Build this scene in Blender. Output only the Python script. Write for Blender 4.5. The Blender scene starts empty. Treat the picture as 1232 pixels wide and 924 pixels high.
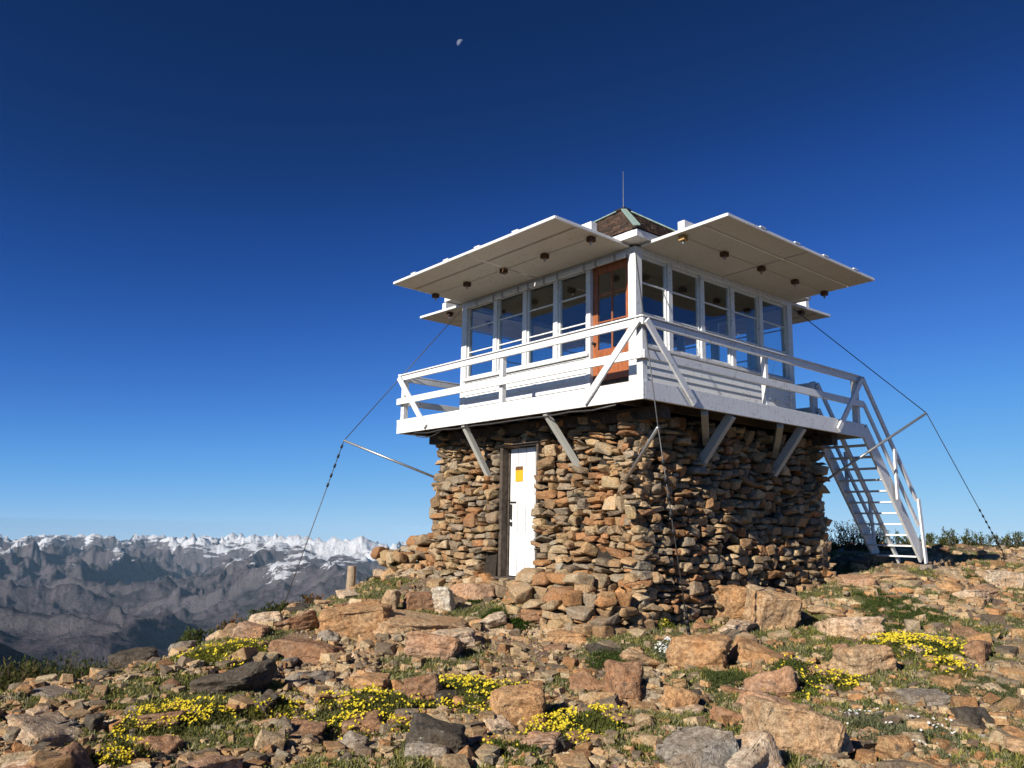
import bpy, math
import numpy as np
from mathutils import Vector, Matrix
rng = np.random.default_rng(7)
scene = bpy.context.scene
C = scene.collection
L, W, CX = 4.27, 0.86, 2.135

# ------------------------------------------------------------------ camera
CAM = np.array([-8.7163, -7.5589, -1.6846])
Fv = np.array([0.63280158, 0.75354494, 0.17813529])
Rv = np.array([0.76350668, -0.6455355, 0.01847906])
Uv = np.array([-0.12891746, -0.1243139, 0.98383248])
FL = 955.5
cd = bpy.data.cameras.new('camera'); cam = bpy.data.objects.new('camera', cd); C.objects.link(cam)
cam.matrix_world = Matrix(((Rv[0], Uv[0], -Fv[0], CAM[0]), (Rv[1], Uv[1], -Fv[1], CAM[1]), (Rv[2], Uv[2], -Fv[2], CAM[2]), (0, 0, 0, 1)))
cd.sensor_width = 36; cd.lens = FL / 1232 * 36; cd.clip_start = 0.1; cd.clip_end = 200000
scene.camera = cam
def at(px, py, d):                       # a point d metres ahead of the camera on a sight line
    return CAM + d * (Fv + (px - 616) / FL * Rv - (py - 462) / FL * Uv)

# ------------------------------------------------------------------ noise
def _h(ix, iy, iz=0, s=0):
    with np.errstate(over='ignore'):
        n = (np.asarray(ix).astype(np.int64) * 374761393 + np.asarray(iy).astype(np.int64) * 668265263 + np.asarray(iz).astype(np.int64) * 2147483647 + int(s) * 1274126177) & 0xFFFFFFFF
        n = ((n ^ (n >> 13)) * 1274126177) & 0xFFFFFFFF
        n = ((n ^ (n >> 16)) * 2246822519) & 0xFFFFFFFF
        n = n ^ (n >> 15)
    return n.astype(np.float64) / 4294967295.0
def vn2(x, y, s=0):
    ix = np.floor(x); iy = np.floor(y); fx = x - ix; fy = y - iy
    def g(a, b):
        t = _h(ix + a, iy + b, 0, s) * 2 * math.pi
        return np.cos(t) * (fx - a) + np.sin(t) * (fy - b)
    u = fx ** 3 * (fx * (fx * 6 - 15) + 10); v = fy ** 3 * (fy * (fy * 6 - 15) + 10)
    return 1.5 * ((g(0, 0) * (1 - u) + g(1, 0) * u) * (1 - v) + (g(0, 1) * (1 - u) + g(1, 1) * u) * v)
def fbm2(x, y, o=4, s=0):
    a = 1; t = 0; n = 0
    for i in range(o):
        t = t + a * vn2(x, y, s + i); n += a; a *= .5; x = x * 2.03 + 5.1; y = y * 2.03 + 1.7
    return t / n
def ridged(x, y, o=5, s=0):
    a = 1; t = 0; n = 0; w = 1
    for i in range(o):
        v = 1 - np.abs(vn2(x, y, s + i)) * 1.6; v = np.clip(v, 0, 1) ** 2 * w
        t = t + a * v; n += a; a *= .52; w = np.clip(v * 1.6, 0, 1); x = x * 2.07 + 3.3; y = y * 2.07 + 8.1
    return t / n
def vn3(p, s=0):
    i = np.floor(p); f = p - i; f = f * f * (3 - 2 * f); r = 0
    for a in (0, 1):
        for b in (0, 1):
            for c in (0, 1):
                w = (f[..., 0] if a else 1 - f[..., 0]) * (f[..., 1] if b else 1 - f[..., 1]) * (f[..., 2] if c else 1 - f[..., 2])
                r = r + w * _h(i[..., 0] + a, i[..., 1] + b, i[..., 2] + c, s)
    return r * 2 - 1
def sst(a, b, x):
    t = np.clip((x - a) / (b - a), 0, 1); return t * t * (3 - 2 * t)
def worley(x, y, s=0):
    ix = np.floor(x); iy = np.floor(y)
    f1 = np.full(np.shape(x), 9.); f2 = f1.copy(); cx = f1 * 0; cy = f1 * 0; dx = f1 * 0; dy = f1 * 0
    for a in (-1, 0, 1):
        for b in (-1, 0, 1):
            px = ix + a + _h(ix + a, iy + b, 1, s); py = iy + b + _h(ix + a, iy + b, 2, s)
            d = np.hypot(x - px, y - py); m = d < f1
            f2 = np.where(m, f1, np.minimum(f2, d)); f1 = np.where(m, d, f1)
            cx = np.where(m, ix + a, cx); cy = np.where(m, iy + b, cy); dx = np.where(m, x - px, dx); dy = np.where(m, y - py, dy)
    return f1, f2, cx, cy, dx, dy

# ------------------------------------------------------------------ object helpers
def tag(o, label=None, cat=None, group=None, kind=None):
    if label: o['label'] = label
    if cat: o['category'] = cat
    if group: o['group'] = group
    if kind: o['kind'] = kind
    return o
def empty(name, loc, label, cat, group=None):
    o = bpy.data.objects.new(name, None); o.location = loc; C.objects.link(o); o.empty_display_size = .3
    return tag(o, label, cat, group)
def npmesh(name, V, Fc, mat, smooth=True, col=None, cols2=None):
    V = np.asarray(V, dtype=np.float32); Fc = np.asarray(Fc, dtype=np.int32); k = Fc.shape[1]
    me = bpy.data.meshes.new(name)
    me.vertices.add(len(V)); me.vertices.foreach_set('co', V.ravel())
    me.loops.add(Fc.size); me.loops.foreach_set('vertex_index', Fc.ravel())
    me.polygons.add(len(Fc)); me.polygons.foreach_set('loop_start', np.arange(0, Fc.size, k, dtype=np.int32))
    me.polygons.foreach_set('loop_total', np.full(len(Fc), k, dtype=np.int32))
    me.update(calc_edges=True)
    me.polygons.foreach_set('use_smooth', np.full(len(Fc), smooth))
    for nm, c in (('tint', col), ('mask', cols2)):
        if c is not None:
            a = me.color_attributes.new(nm, 'FLOAT_COLOR', 'POINT')
            cc = np.ones((len(V), 4), dtype=np.float32); cc[:, :3] = c; a.data.foreach_set('color', cc.ravel())
    me.materials.append(mat); return me
def link(name, me, parent=None, loc=None):
    o = bpy.data.objects.new(name, me); C.objects.link(o)
    if parent is not None: o.parent = parent
    if loc is not None: o.location = loc
    return o
class MB:
    def __init__(s): s.v = []; s.f = []
    def hexa(s, P):                       # P: 8 points, bottom ring then top ring
        n = len(s.v); s.v += [tuple(p) for p in P]
        s.f += [tuple(n + i for i in q) for q in ((0, 3, 2, 1), (4, 5, 6, 7), (0, 1, 5, 4), (1, 2, 6, 5), (2, 3, 7, 6), (3, 0, 4, 7))]
        return s
    def box(s, a, b):
        x0, y0, z0 = [min(i, j) for i, j in zip(a, b)]; x1, y1, z1 = [max(i, j) for i, j in zip(a, b)]
        return s.hexa([(x0, y0, z0), (x1, y0, z0), (x1, y1, z0), (x0, y1, z0), (x0, y0, z1), (x1, y0, z1), (x1, y1, z1), (x0, y1, z1)])
    def beam(s, a, b, w, h, up=(0, 0, 1)):  # w across, h along 'up'
        a = Vector(a); b = Vector(b); d = (b - a).normalized(); u = Vector(up)
        r = d.cross(u).normalized(); u = r.cross(d).normalized(); r = r * w / 2; u = u * h / 2
        return s.hexa([a - r - u, a + r - u, b + r - u, b - r - u, a - r + u, a + r + u, b + r + u, b - r + u])
    def tube(s, pts, rad, n=8):
        pts = [Vector(p) for p in pts]
        if not hasattr(rad, '__len__'): rad = [rad] * len(pts)
        base = len(s.v)
        for i, p in enumerate(pts):
            d = (pts[min(i + 1, len(pts) - 1)] - pts[max(i - 1, 0)]).normalized()
            u = Vector((0, 0, 1)) if abs(d.z) < .9 else Vector((1, 0, 0)); r = d.cross(u).normalized(); u = r.cross(d)
            for k in range(n):
                t = 2 * math.pi * k / n; s.v.append(tuple(p + (r * math.cos(t) + u * math.sin(t)) * rad[i]))
        for i in range(len(pts) - 1):
            for k in range(n):
                a = base + i * n + k; b = base + i * n + (k + 1) % n; s.f.append((a, b, b + n, a + n))
        s.f.append(tuple(base + k for k in range(n))[::-1]); s.f.append(tuple(base + (len(pts) - 1) * n + k for k in range(n)))
        return s
    def build(s, name, mat, parent=None, bevel=0, smooth=False):
        me = bpy.data.meshes.new(name); me.from_pydata([tuple(v) for v in s.v], [], s.f); me.update()
        me.materials.append(mat)
        if smooth: me.polygons.foreach_set('use_smooth', [True] * len(me.polygons))
        o = link(name, me, parent)
        if bevel:
            m = o.modifiers.new('bevel', 'BEVEL'); m.width = bevel; m.segments = 2; m.limit_method = 'ANGLE'
        return o

# ------------------------------------------------------------------ materials
class NM:
    def __init__(s, name):
        s.m = bpy.data.materials.new(name); s.m.use_nodes = True; s.nt = s.m.node_tree; s.nt.nodes.clear()
        s.out = s.n('ShaderNodeOutputMaterial')
    def n(s, t, **k):
        x = s.nt.nodes.new(t)
        for a, b in k.items():
            if a.startswith('_'): setattr(x, a[1:], b)
        return x
    def l(s, a, b): s.nt.links.new(a, b)
    def set(s, sock, v):
        if isinstance(v, bpy.types.NodeSocket): s.l(v, sock)
        elif isinstance(v, tuple) and len(v) == 3: sock.default_value = (*v, 1) if len(sock.default_value) == 4 else v
        else: sock.default_value = v
    def pos(s):
        return s.n('ShaderNodeNewGeometry').outputs['Position']
    def mapped(s, v, scale):
        m = s.n('ShaderNodeMapping'); s.l(v, m.inputs[0]); m.inputs['Scale'].default_value = scale; return m.outputs[0]
    def noise(s, v, sc, det=4, rough=.6, dist=0):
        x = s.n('ShaderNodeTexNoise'); s.l(v, x.inputs['Vector']); x.inputs['Scale'].default_value = sc; x.inputs['Detail'].default_value = det
        x.inputs['Roughness'].default_value = rough; x.inputs['Distortion'].default_value = dist; return x.outputs['Fac']
    def voro(s, v, sc, feat='F1'):
        x = s.n('ShaderNodeTexVoronoi'); x.feature = feat; s.l(v, x.inputs['Vector']); x.inputs['Scale'].default_value = sc; return x
    def ramp(s, f, a, b, v0=0., v1=1.):
        x = s.n('ShaderNodeMapRange'); x.interpolation_type = 'SMOOTHSTEP'; s.l(f, x.inputs[0])
        x.inputs[1].default_value = a; x.inputs[2].default_value = b; x.inputs[3].default_value = v0; x.inputs[4].default_value = v1; return x.outputs[0]
    def mix(s, f, a, b, mode='MIX'):
        x = s.n('ShaderNodeMix'); x.data_type = 'RGBA'; x.blend_type = mode; s.set(x.inputs[0], f); s.set(x.inputs[6], a); s.set(x.inputs[7], b); return x.outputs[2]
    def math(s, op, a, b=0.):
        x = s.n('ShaderNodeMath'); x.operation = op; s.set(x.inputs[0], a); s.set(x.inputs[1], b); return x.outputs[0]
    def attr(s, nm):
        x = s.n('ShaderNodeAttribute'); x.attribute_name = nm; return x
    def bsdf(s, col, rough=.8, bump=None, bstr=.5, bdist=.02, spec=.3, metal=0.):
        b = s.n('ShaderNodeBsdfPrincipled'); s.set(b.inputs['Base Color'], col); s.set(b.inputs['Roughness'], rough)
        b.inputs['Specular IOR Level'].default_value = spec; b.inputs['Metallic'].default_value = metal
        if bump is not None:
            k = s.n('ShaderNodeBump'); k.inputs['Strength'].default_value = bstr; k.inputs['Distance'].default_value = bdist
            s.l(bump, k.inputs['Height']); s.l(k.outputs[0], b.inputs['Normal'])
        s.l(b.outputs[0], s.out.inputs[0]); return s.m

def rock_mat(name, use_attr, sc=1.0, lichen=1.0):
    m = NM(name); p = m.pos()
    base = m.attr('tint').outputs['Color'] if use_attr else m.n('ShaderNodeObjectInfo').outputs['Color']
    n1 = m.noise(p, 5 * sc, 6, .65); n2 = m.noise(p, 21 * sc, 5, .7); n3 = m.noise(p, 90 * sc, 3, .6)
    c = m.mix(m.ramp(n1, .35, .68, 0, 1), base, m.mix(1., base, (1.04, .90, .76), 'MULTIPLY'))
    c = m.mix(m.ramp(m.noise(p, 2.3 * sc, 3), .48, .68, 0, .8), c, m.mix(1., base, (.86, .93, .98), 'MULTIPLY'))
    c = m.mix(m.ramp(n2, .3, .72, 0, 1), m.mix(1., c, (.55, .48, .42), 'MULTIPLY'), m.mix(1., c, (1.25, 1.25, 1.22), 'MULTIPLY'))
    c = m.mix(m.ramp(n3, .38, .62, .35, 0), c, (.05, .035, .025))
    li = m.math('MULTIPLY', m.ramp(m.noise(p, 13 * sc, 4, .75), .56, .64), m.ramp(m.noise(p, 2.1 * sc, 2), .42, .6))
    c = m.mix(m.math('MULTIPLY', li, .8 * lichen), c, (.055, .05, .045))
    li2 = m.ramp(m.noise(p, 17 * sc, 4, .7), .66, .71)
    c = m.mix(m.math('MULTIPLY', li2, .6 * lichen), c, (.42, .42, .34))
    h = m.math('ADD', m.math('MULTIPLY', n1, .8), m.math('MULTIPLY', n2, .5))
    h = m.math('ADD', h, m.math('MULTIPLY', n3, .16))
    return m.bsdf(c, .9, h, .9, .045 / sc, .2)
M_rock = rock_mat('rock', False)
M_wall = rock_mat('wall_stone', True, 2.0, .8)
M_peb = rock_mat('loose_stone', True, 2.0, .6)

def paint(name, col=(.80, .80, .79), wear=.75, grey=(.42, .40, .37)):
    m = NM(name); p = m.pos()
    n = m.noise(m.mapped(p, (1, 1, 1)), 22, 6, .7); n2 = m.noise(p, 3, 3)
    chip = m.math('MULTIPLY', m.ramp(n, .545, .60), m.ramp(n2, .42, .58))
    c = m.mix(m.ramp(m.noise(p, 1.7, 4), .3, .7, 0, .22), col, tuple(x * .82 for x in col))
    c = m.mix(m.math('MULTIPLY', chip, wear), c, grey)
    c = m.mix(m.ramp(m.noise(m.mapped(p, (9, 9, 1.2)), 6, 4), .52, .72, 0, .38), c, (.45, .40, .33))
    return m.bsdf(c, .55, m.noise(m.mapped(p, (3, 3, 3)), 30, 4), .25, .006, .35)
M_white = paint('white_paint')
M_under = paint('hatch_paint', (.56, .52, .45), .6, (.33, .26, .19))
M_brace = paint('faded_paint', (.50, .50, .45), .6, (.3, .27, .22))
def simple(name, col, rough=.7, var=.25, sc=12, metal=0., spec=.3, bump=.3, bd=.004, stretch=(1, 1, 1)):
    m = NM(name); p = m.mapped(m.pos(), stretch); n = m.noise(p, sc, 5, .65)
    c = m.mix(m.ramp(n, .3, .7), tuple(x * (1 - var) for x in col), tuple(min(1, x * (1 + var)) for x in col))
    return m.bsdf(c, rough, n, bump, bd, spec, metal)
M_dwood = simple('dark_timber', (.075, .058, .045), .85, .4, 14)
M_bolt = simple('rusty_block', (.11, .055, .03), .7, .4, 30)
M_ochre = simple('ochre_block', (.45, .27, .10), .7, .2, 30)
M_door = simple('varnished_door', (.33, .10, .03), .45, .3, 10, stretch=(6, 6, .8), spec=.5)
M_steel = simple('galvanised_steel', (.42, .42, .41), .45, .2, 30, .8)
M_wire = simple('dark_wire', (.10, .10, .10), .5, .3, 40, .6)
M_core = simple('earth_core', (.03, .024, .018), .95, .4, 20, bd=.02)
M_int = simple('cab_lining', (.10, .085, .065), .8, .2, 5, stretch=(1, 1, 6))
M_intw = simple('cab_ceiling', (.10, .088, .065), .8, .2, 5, stretch=(6, 1, 1))
M_copper = simple('verdigris_copper', (.24, .33, .29), .6, .25, 18)
M_black = simple('black_cap', (.02, .02, .02), .6, .2, 10)
M_signo = simple('orange_sign', (.85, .38, .02), .5, .08, 10)
M_signd = simple('sign_header', (.13, .07, .03), .5, .2, 10)
M_stump = simple('weathered_wood', (.36, .27, .18), .85, .35, 14, stretch=(4, 4, .7), bump=.8, bd=.02)
M_bark = simple('bark', (.10, .075, .05), .9, .4, 30, bd=.01)
def shingle():
    m = NM('shingle'); p = m.pos()
    t = m.attr('tint').outputs['Color']
    c = m.mix(m.ramp(m.noise(p, 9, 5, .7), .3, .7, 0, .7), t, (.06, .045, .035))
    return m.bsdf(c, .9, m.noise(p, 40, 4), .6, .01, .15)
M_shin = shingle()
def glass():
    m = NM('window_glass'); tr = m.n('ShaderNodeBsdfTransparent'); gl = m.n('ShaderNodeBsdfGlossy'); mx = m.n('ShaderNodeMixShader')
    tr.inputs[0].default_value = (.93, .96, .96, 1); gl.inputs['Roughness'].default_value = .02
    fr = m.n('ShaderNodeFresnel'); fr.inputs[0].default_value = 1.5
    k = m.n('ShaderNodeBump'); k.inputs['Strength'].default_value = .15; k.inputs['Distance'].default_value = .01; m.l(m.noise(m.pos(), 3, 1), k.inputs['Height']); m.l(k.outputs[0], gl.inputs['Normal'])
    m.l(m.math('MULTIPLY', fr.outputs[0], .25), mx.inputs[0]); m.l(tr.outputs[0], mx.inputs[1]); m.l(gl.outputs[0], mx.inputs[2]); m.l(mx.outputs[0], m.out.inputs[0]); return m.m
M_glass = glass()
def leafmat(name, rough=.7):
    m = NM(name); t = m.attr('tint').outputs['Color']
    d = m.n('ShaderNodeBsdfDiffuse'); tr = m.n('ShaderNodeBsdfTranslucent'); m.l(t, d.inputs[0]); m.l(m.mix(.4, t, (.10, .12, .02)), tr.inputs[0])
    mx = m.n('ShaderNodeMixShader'); mx.inputs[0].default_value = .25; m.l(d.outputs[0], mx.inputs[1]); m.l(tr.outputs[0], mx.inputs[2]); m.l(mx.outputs[0], m.out.inputs[0]); return m.m
M_leaf = leafmat('foliage'); M_petal = leafmat('petal')

# ------------------------------------------------------------------ sky, sun, moon
S = Vector((-1.80, -0.262, 1.0)).normalized()
elev = math.asin(S.z); rot = math.atan2(S.x, S.y)
wd = bpy.data.worlds.new('World'); scene.world = wd; wd.use_nodes = True; nt = wd.node_tree; nt.nodes.clear()
sky = nt.nodes.new('ShaderNodeTexSky'); sky.sky_type = 'NISHITA'; sky.sun_disc = False; sky.sun_elevation = elev; sky.sun_rotation = rot % (2 * math.pi)
sky.altitude = 5000; sky.air_density = 1.0; sky.dust_density = 0; sky.ozone_density = 6.0
# the deep, contrasty blue a phone camera records at altitude: one tone curve per channel
def vm(op, v): x = nt.nodes.new('ShaderNodeVectorMath'); x.operation = op; x.inputs[3 if op == 'SCALE' else 1].default_value = v; return x
tc = nt.nodes.new('ShaderNodeTexCoord'); ad = vm('ADD', (0, 0, .035)); nn = nt.nodes.new('ShaderNodeVectorMath'); nn.operation = 'NORMALIZE'   # from a summit the horizon dips
s1_ = vm('SCALE', .1); s2_ = vm('SCALE', 9.0); cv = nt.nodes.new('ShaderNodeRGBCurve')
cv.mapping.use_clip = False; cv.mapping.extend = 'HORIZONTAL'
for ci, pts in enumerate((((0, 0), (.033, .006), (.053, .016), (.086, .05), (.142, .125), (.22, .235), (.327, .36), (.45, .44), (1, .60)),
                          ((0, 0), (.075, .030), (.117, .074), (.19, .185), (.30, .36), (.42, .48), (.54, .57), (.75, .65), (1, .70)),
                          ((0, 0), (.187, .125), (.28, .30), (.42, .56), (.59, .76), (.73, .81), (1, .86)))):
    c_ = cv.mapping.curves[ci]
    c_.points[0].location = pts[0]; c_.points[1].location = pts[-1]
    for q in pts[1:-1]: c_.points.new(*q)
cv.mapping.update()
bg = nt.nodes.new('ShaderNodeBackground'); bg.inputs[1].default_value = .080
ow = nt.nodes.new('ShaderNodeOutputWorld')
for a_, b_ in ((tc.outputs['Generated'], ad.inputs[0]), (ad.outputs[0], nn.inputs[0]), (nn.outputs[0], sky.inputs[0]), (sky.outputs[0], s1_.inputs[0]), (s1_.outputs[0], cv.inputs['Color']), (cv.outputs[0], s2_.inputs[0]), (s2_.outputs[0], bg.inputs[0]), (bg.outputs[0], ow.inputs[0])): nt.links.new(a_, b_)
sl = bpy.data.lights.new('sun', 'SUN'); sl.energy = 4.8; sl.angle = math.radians(.53); sl.color = (1, .93, .82)
so = bpy.data.objects.new('sun', sl); C.objects.link(so); so.rotation_euler = (-S).to_track_quat('-Z', 'Y').to_euler()
scene.view_settings.view_transform = 'Standard'; scene.view_settings.look = 'None'; scene.view_settings.exposure = 0.5; scene.view_settings.gamma = 1
scene.view_settings.use_curve_mapping = False
scene.cycles.max_bounces = 8; scene.cycles.diffuse_bounces = 1; scene.cycles.transparent_max_bounces = 24; scene.cycles.volume_bounces = 2

def ico(sub):
    import bmesh
    bm = bmesh.new(); bmesh.ops.create_icosphere(bm, subdivisions=sub, radius=1)
    V = np.array([v.co[:] for v in bm.verts]); F_ = np.array([[v.index for v in f.verts] for f in bm.faces]); bm.free(); return V / np.linalg.norm(V, axis=1)[:, None], F_
ICO = {k: ico(k) for k in (1, 2, 3, 4, 5)}
def moon():
    m = NM('moon_surface'); d = m.n('ShaderNodeBsdfDiffuse'); d.inputs[0].default_value = (.16, .16, .16, 1); t = m.n('ShaderNodeBsdfTransparent'); a = m.n('ShaderNodeAddShader')
    m.l(m.mix(m.ramp(m.noise(m.pos(), .02, 3), .4, .6), (.08, .09, .10), (.15, .155, .16)), d.inputs[0])
    m.l(d.outputs[0], a.inputs[0]); m.l(t.outputs[0], a.inputs[1]); m.l(a.outputs[0], m.out.inputs[0])
    c = at(554, 52, 9000); r = 9000 * 4.6 / FL
    V, F_ = ICO[5]; t = Vector(tuple(-Rv * .72 + Uv * .62 - Fv * .25)).normalized(); k = V @ np.array(t) > 0     # only the sunlit half can be seen by day
    F_ = F_[k[F_].all(1)]; o = link('moon', npmesh('moon', V * r, F_, m.m), None, c)
    tag(o, 'small pale half moon high in the deep blue sky', 'moon')
moon()

# ------------------------------------------------------------------ ground height
def pk(px, py, d): q = at(px, py, d); return (q[0], q[1], q[2])
def pz(px, d, z): q = at(px, 640, d); return (q[0], q[1], z)
GP = [(CAM[0], CAM[1], -3.32), (CAM[0] - 6, CAM[1] - 2, -3.6), (CAM[0], CAM[1] - 9, -4.6), (CAM[0] - 16, CAM[1] + 3, -7), (CAM[0] - 8, CAM[1] - 15, -9),
      pk(616, 924, 5.3), pk(150, 924, 5.2), pk(1100, 924, 5.3), pk(1400, 900, 5.6), pk(-300, 930, 5.2), pk(616, 860, 6.9), pk(150, 860, 6.6), pk(1100, 850, 7.0), pk(616, 800, 9.0), pk(350, 800, 8.8), pk(900, 795, 9.2), pk(1200, 790, 9.2),
      (-.5, -.5, -2.98), (-.55, 1.1, -2.88), (-.75, 2.6, -2.74), (1.0, -.5, -2.95), (-.6, 4.3, -2.5), (0, 5.0, -2.3), (3.0, -.5, -2.7), (5.1, -.5, -2.42), (2, 2, -2.6), (5, 5, -2.3),
      pk(1100, 745, 11.5), pk(1200, 715, 14), pk(1000, 702, 14.3), (7.2, -.9, -2.27), pk(1220, 668, 20), pk(1100, 661, 21.5), pk(1232, 658, 22.5), pk(1020, 668, 20.5), pk(1350, 668, 20),
      pk(-20, 842, 7.6), pk(130, 818, 9.2), pk(240, 782, 10.8), pk(330, 752, 12.3), pk(400, 720, 14), pk(455, 708, 15.2), pk(540, 705, 15.5),
      pz(-20, 10, -4.8), pz(130, 12, -5.0), pz(240, 14.5, -4.9), pz(330, 16.5, -4.8), pz(400, 19, -4.6), pz(480, 21, -4.4), pz(-200, 9, -4.4), pz(-400, 9, -4.6),
      pz(-20, 20, -12), pz(240, 24, -12), pz(400, 30, -12), pz(600, 36, -8), pz(800, 34, -3.4), pz(1100, 32, -3.3), pz(1300, 32, -3.5),
      pz(0, 45, -32), pz(300, 50, -34), pz(600, 60, -26), pz(900, 60, -14), pz(1250, 60, -14), pz(2300, 40, -12), pz(-1500, 30, -20), (CAM[0] - 50, CAM[1] - 40, -30), (CAM[0] + 5, CAM[1] - 50, -28), (CAM[0] - 55, CAM[1] + 20, -36)]
GP = np.array(GP)
def _k(r): return np.sqrt(r * r + .8)
_A = _k(np.hypot(GP[:, None, 0] - GP[None, :, 0], GP[:, None, 1] - GP[None, :, 1])); n_ = len(GP)
_P = np.c_[np.ones(n_), GP[:, 0], GP[:, 1]]
_sol = np.linalg.solve(np.block([[_A + np.eye(n_) * -0.02, _P], [_P.T, np.zeros((3, 3))]]), np.r_[GP[:, 2], 0, 0, 0])
def gbase(x, y):
    x = np.asarray(x, float); y = np.asarray(y, float); z = _sol[n_] + _sol[n_ + 1] * x + _sol[n_ + 2] * y
    for i in range(n_): z = z + _sol[i] * _k(np.hypot(x - GP[i, 0], y - GP[i, 1]))
    return z
def outside(x, y, a=2.45):              # distance outside the stone base square
    return np.maximum(np.abs(x - CX), np.abs(y - CX)) - a
def gmask(x, y):
    rk = sst(-.10, .12, fbm2(x * .55 + 3, y * .55, 3, 11) + .05)
    vg = sst(-.15, .07, fbm2(x * .75 + 9, y * .75 + 4, 4, 31) - .12 * rk)
    return rk, vg
def gz(x, y, full=False):
    x = np.asarray(x, float); y = np.asarray(y, float)
    rk, vg = gmask(x, y)
    wx = x + .12 * vn2(x * 3, y * 3, 5); wy = y + .12 * vn2(x * 3 + 7, y * 3, 6)
    near = sst(-.2, 1.6, outside(x, y)) * .65 + .35
    z = gbase(x, y); d = 0
    cells = []
    for sc, amp, s in ((1.0, .13, 1), (2.3, .07, 2), (5.5, .028, 3)):
        ca, sa = math.cos(s * 1.1), math.sin(s * 1.1)
        f1, f2, cx, cy, dx, dy = worley((wx * ca + wy * sa) * sc, (-wx * sa + wy * ca) * sc * 1.35, s)
        off = _h(cx, cy, 7, s) - .5; tx = _h(cx, cy, 8, s) - .5; ty = _h(cx, cy, 9, s) - .5
        e = sst(0, .10, f2 - f1)
        d = d + amp * ((off + 1.1 * (tx * dx + ty * dy)) * e - .45 * (1 - e)) * (.35 + .65 * rk)
        cells.append(_h(cx, cy, 12, s))
    d = d * (1 - .65 * vg) + .035 * fbm2(x * 1.9, y * 1.9, 4, 51) + .03 * vg
    z = z + d * near
    return (z, rk, vg, cells) if full else z
PAL = np.array([(.50, .30, .16), (.54, .37, .22), (.60, .46, .31), (.33, .26, .19), (.48, .26, .13), (.54, .40, .26), (.23, .18, .14), (.50, .33, .19)]) * .97 * np.array([1, 1.06, 1.04])
def ground():
    ph = np.unique(np.r_[np.arange(-180, -41, 2.5), np.arange(-41, 41, .14), np.arange(41, 180, 2.5)]) * math.pi / 180
    r = [.4]
    while r[-1] < 72:
        q = r[-1]; r.append(q * (1.12 if q < 4.2 else 1.0052 if q < 15 else 1.009 if q < 30 else 1.03))
    r = np.array(r); R_, P_ = np.meshgrid(r, ph, indexing='ij')
    f = Fv[:2] / np.linalg.norm(Fv[:2]); rr = np.array([f[1], -f[0]])
    X = CAM[0] + R_ * (np.cos(P_) * f[0] + np.sin(P_) * rr[0]); Y = CAM[1] + R_ * (np.cos(P_) * f[1] + np.sin(P_) * rr[1])
    Z, rk, vg, cells = gz(X, Y, True)
    V = np.c_[X.ravel(), Y.ravel(), Z.ravel()]
    n, k = X.shape; i = np.arange(n - 1)[:, None] * k; j = np.arange(k)[None, :]; j2 = (j + 1) % k
    Fc = np.stack([i + j, i + j2, i + k + j2, i + k + j], -1).reshape(-1, 4)[:, ::-1]
    V = np.vstack([V, [CAM[0], CAM[1], gz(CAM[0], CAM[1])]])
    c = PAL[(cells[1].ravel() * 7.99).astype(int)] * .6 + PAL[(cells[0].ravel() * 7.99).astype(int)] * .4
    c = c * (.8 + .4 * cells[2].ravel())[:, None]
    c = np.vstack([c, c[:1]]); mk = np.c_[np.r_[rk.ravel(), 0], np.r_[vg.ravel(), 0], np.zeros(len(V))]
    m = NM('mountain_ground'); p = m.pos(); t = m.attr('tint').outputs['Color']; mk_ = m.n('ShaderNodeSeparateColor'); m.l(m.attr('mask').outputs['Color'], mk_.inputs[0])
    n1 = m.noise(p, 6, 6, .7); n2 = m.noise(p, 30, 5, .7); n3 = m.noise(p, 120, 3, .7)
    rock = m.mix(m.ramp(n1, .3, .7, 0, .8), t, m.mix(.4, t, (.50, .33, .19)))
    rock = m.mix(m.ramp(n2, .35, .7, 0, .6), rock, m.mix(.5, t, (.5, .42, .33)))
    rock = m.mix(m.math('MULTIPLY', m.ramp(m.noise(p, 14, 4, .75), .55, .63), .7), rock, (.06, .05, .045))
    gr = m.voro(p, 38); soil = m.mix(m.ramp(m.n('ShaderNodeSeparateColor').outputs[0], 0, 1), (.2, .14, .09), (.2, .14, .09))
    soil = m.mix(m.ramp(gr.outputs['Distance'], .1, .6), m.mix(.5, gr.outputs['Color'], (.34, .22, .13)), (.10, .07, .045))
    soil = m.mix(.55, soil, (.26, .165, .10)); soil = m.mix(m.ramp(n3, .4, .6, 0, .4), soil, (.07, .05, .03))
    c_ = m.mix(m.ramp(m.math('ADD', mk_.outputs[0], m.math('MULTIPLY', m.math('SUBTRACT', n1, .5), 1.2)), .35, .6), soil, rock)
    veg = m.mix(m.ramp(n2, .35, .65), (.055, .065, .022), (.16, .15, .06)); veg = m.mix(m.ramp(n3, .5, .65), veg, (.20, .15, .09))
    c_ = m.mix(m.ramp(m.math('ADD', mk_.outputs[1], m.math('MULTIPLY', m.math('SUBTRACT', n2, .5), 1.3)), .45, .7), c_, veg)
    h = m.math('ADD', m.math('MULTIPLY', n1, .7), m.math('ADD', m.math('MULTIPLY', n2, .5), m.math('MULTIPLY', gr.outputs['Distance'], .25)))
    mat = m.bsdf(c_, .95, h, .9, .05, .15)
    tag(link('ground', npmesh('ground', V, Fc, mat, True, c, mk)), kind='structure')
ground()

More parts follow.
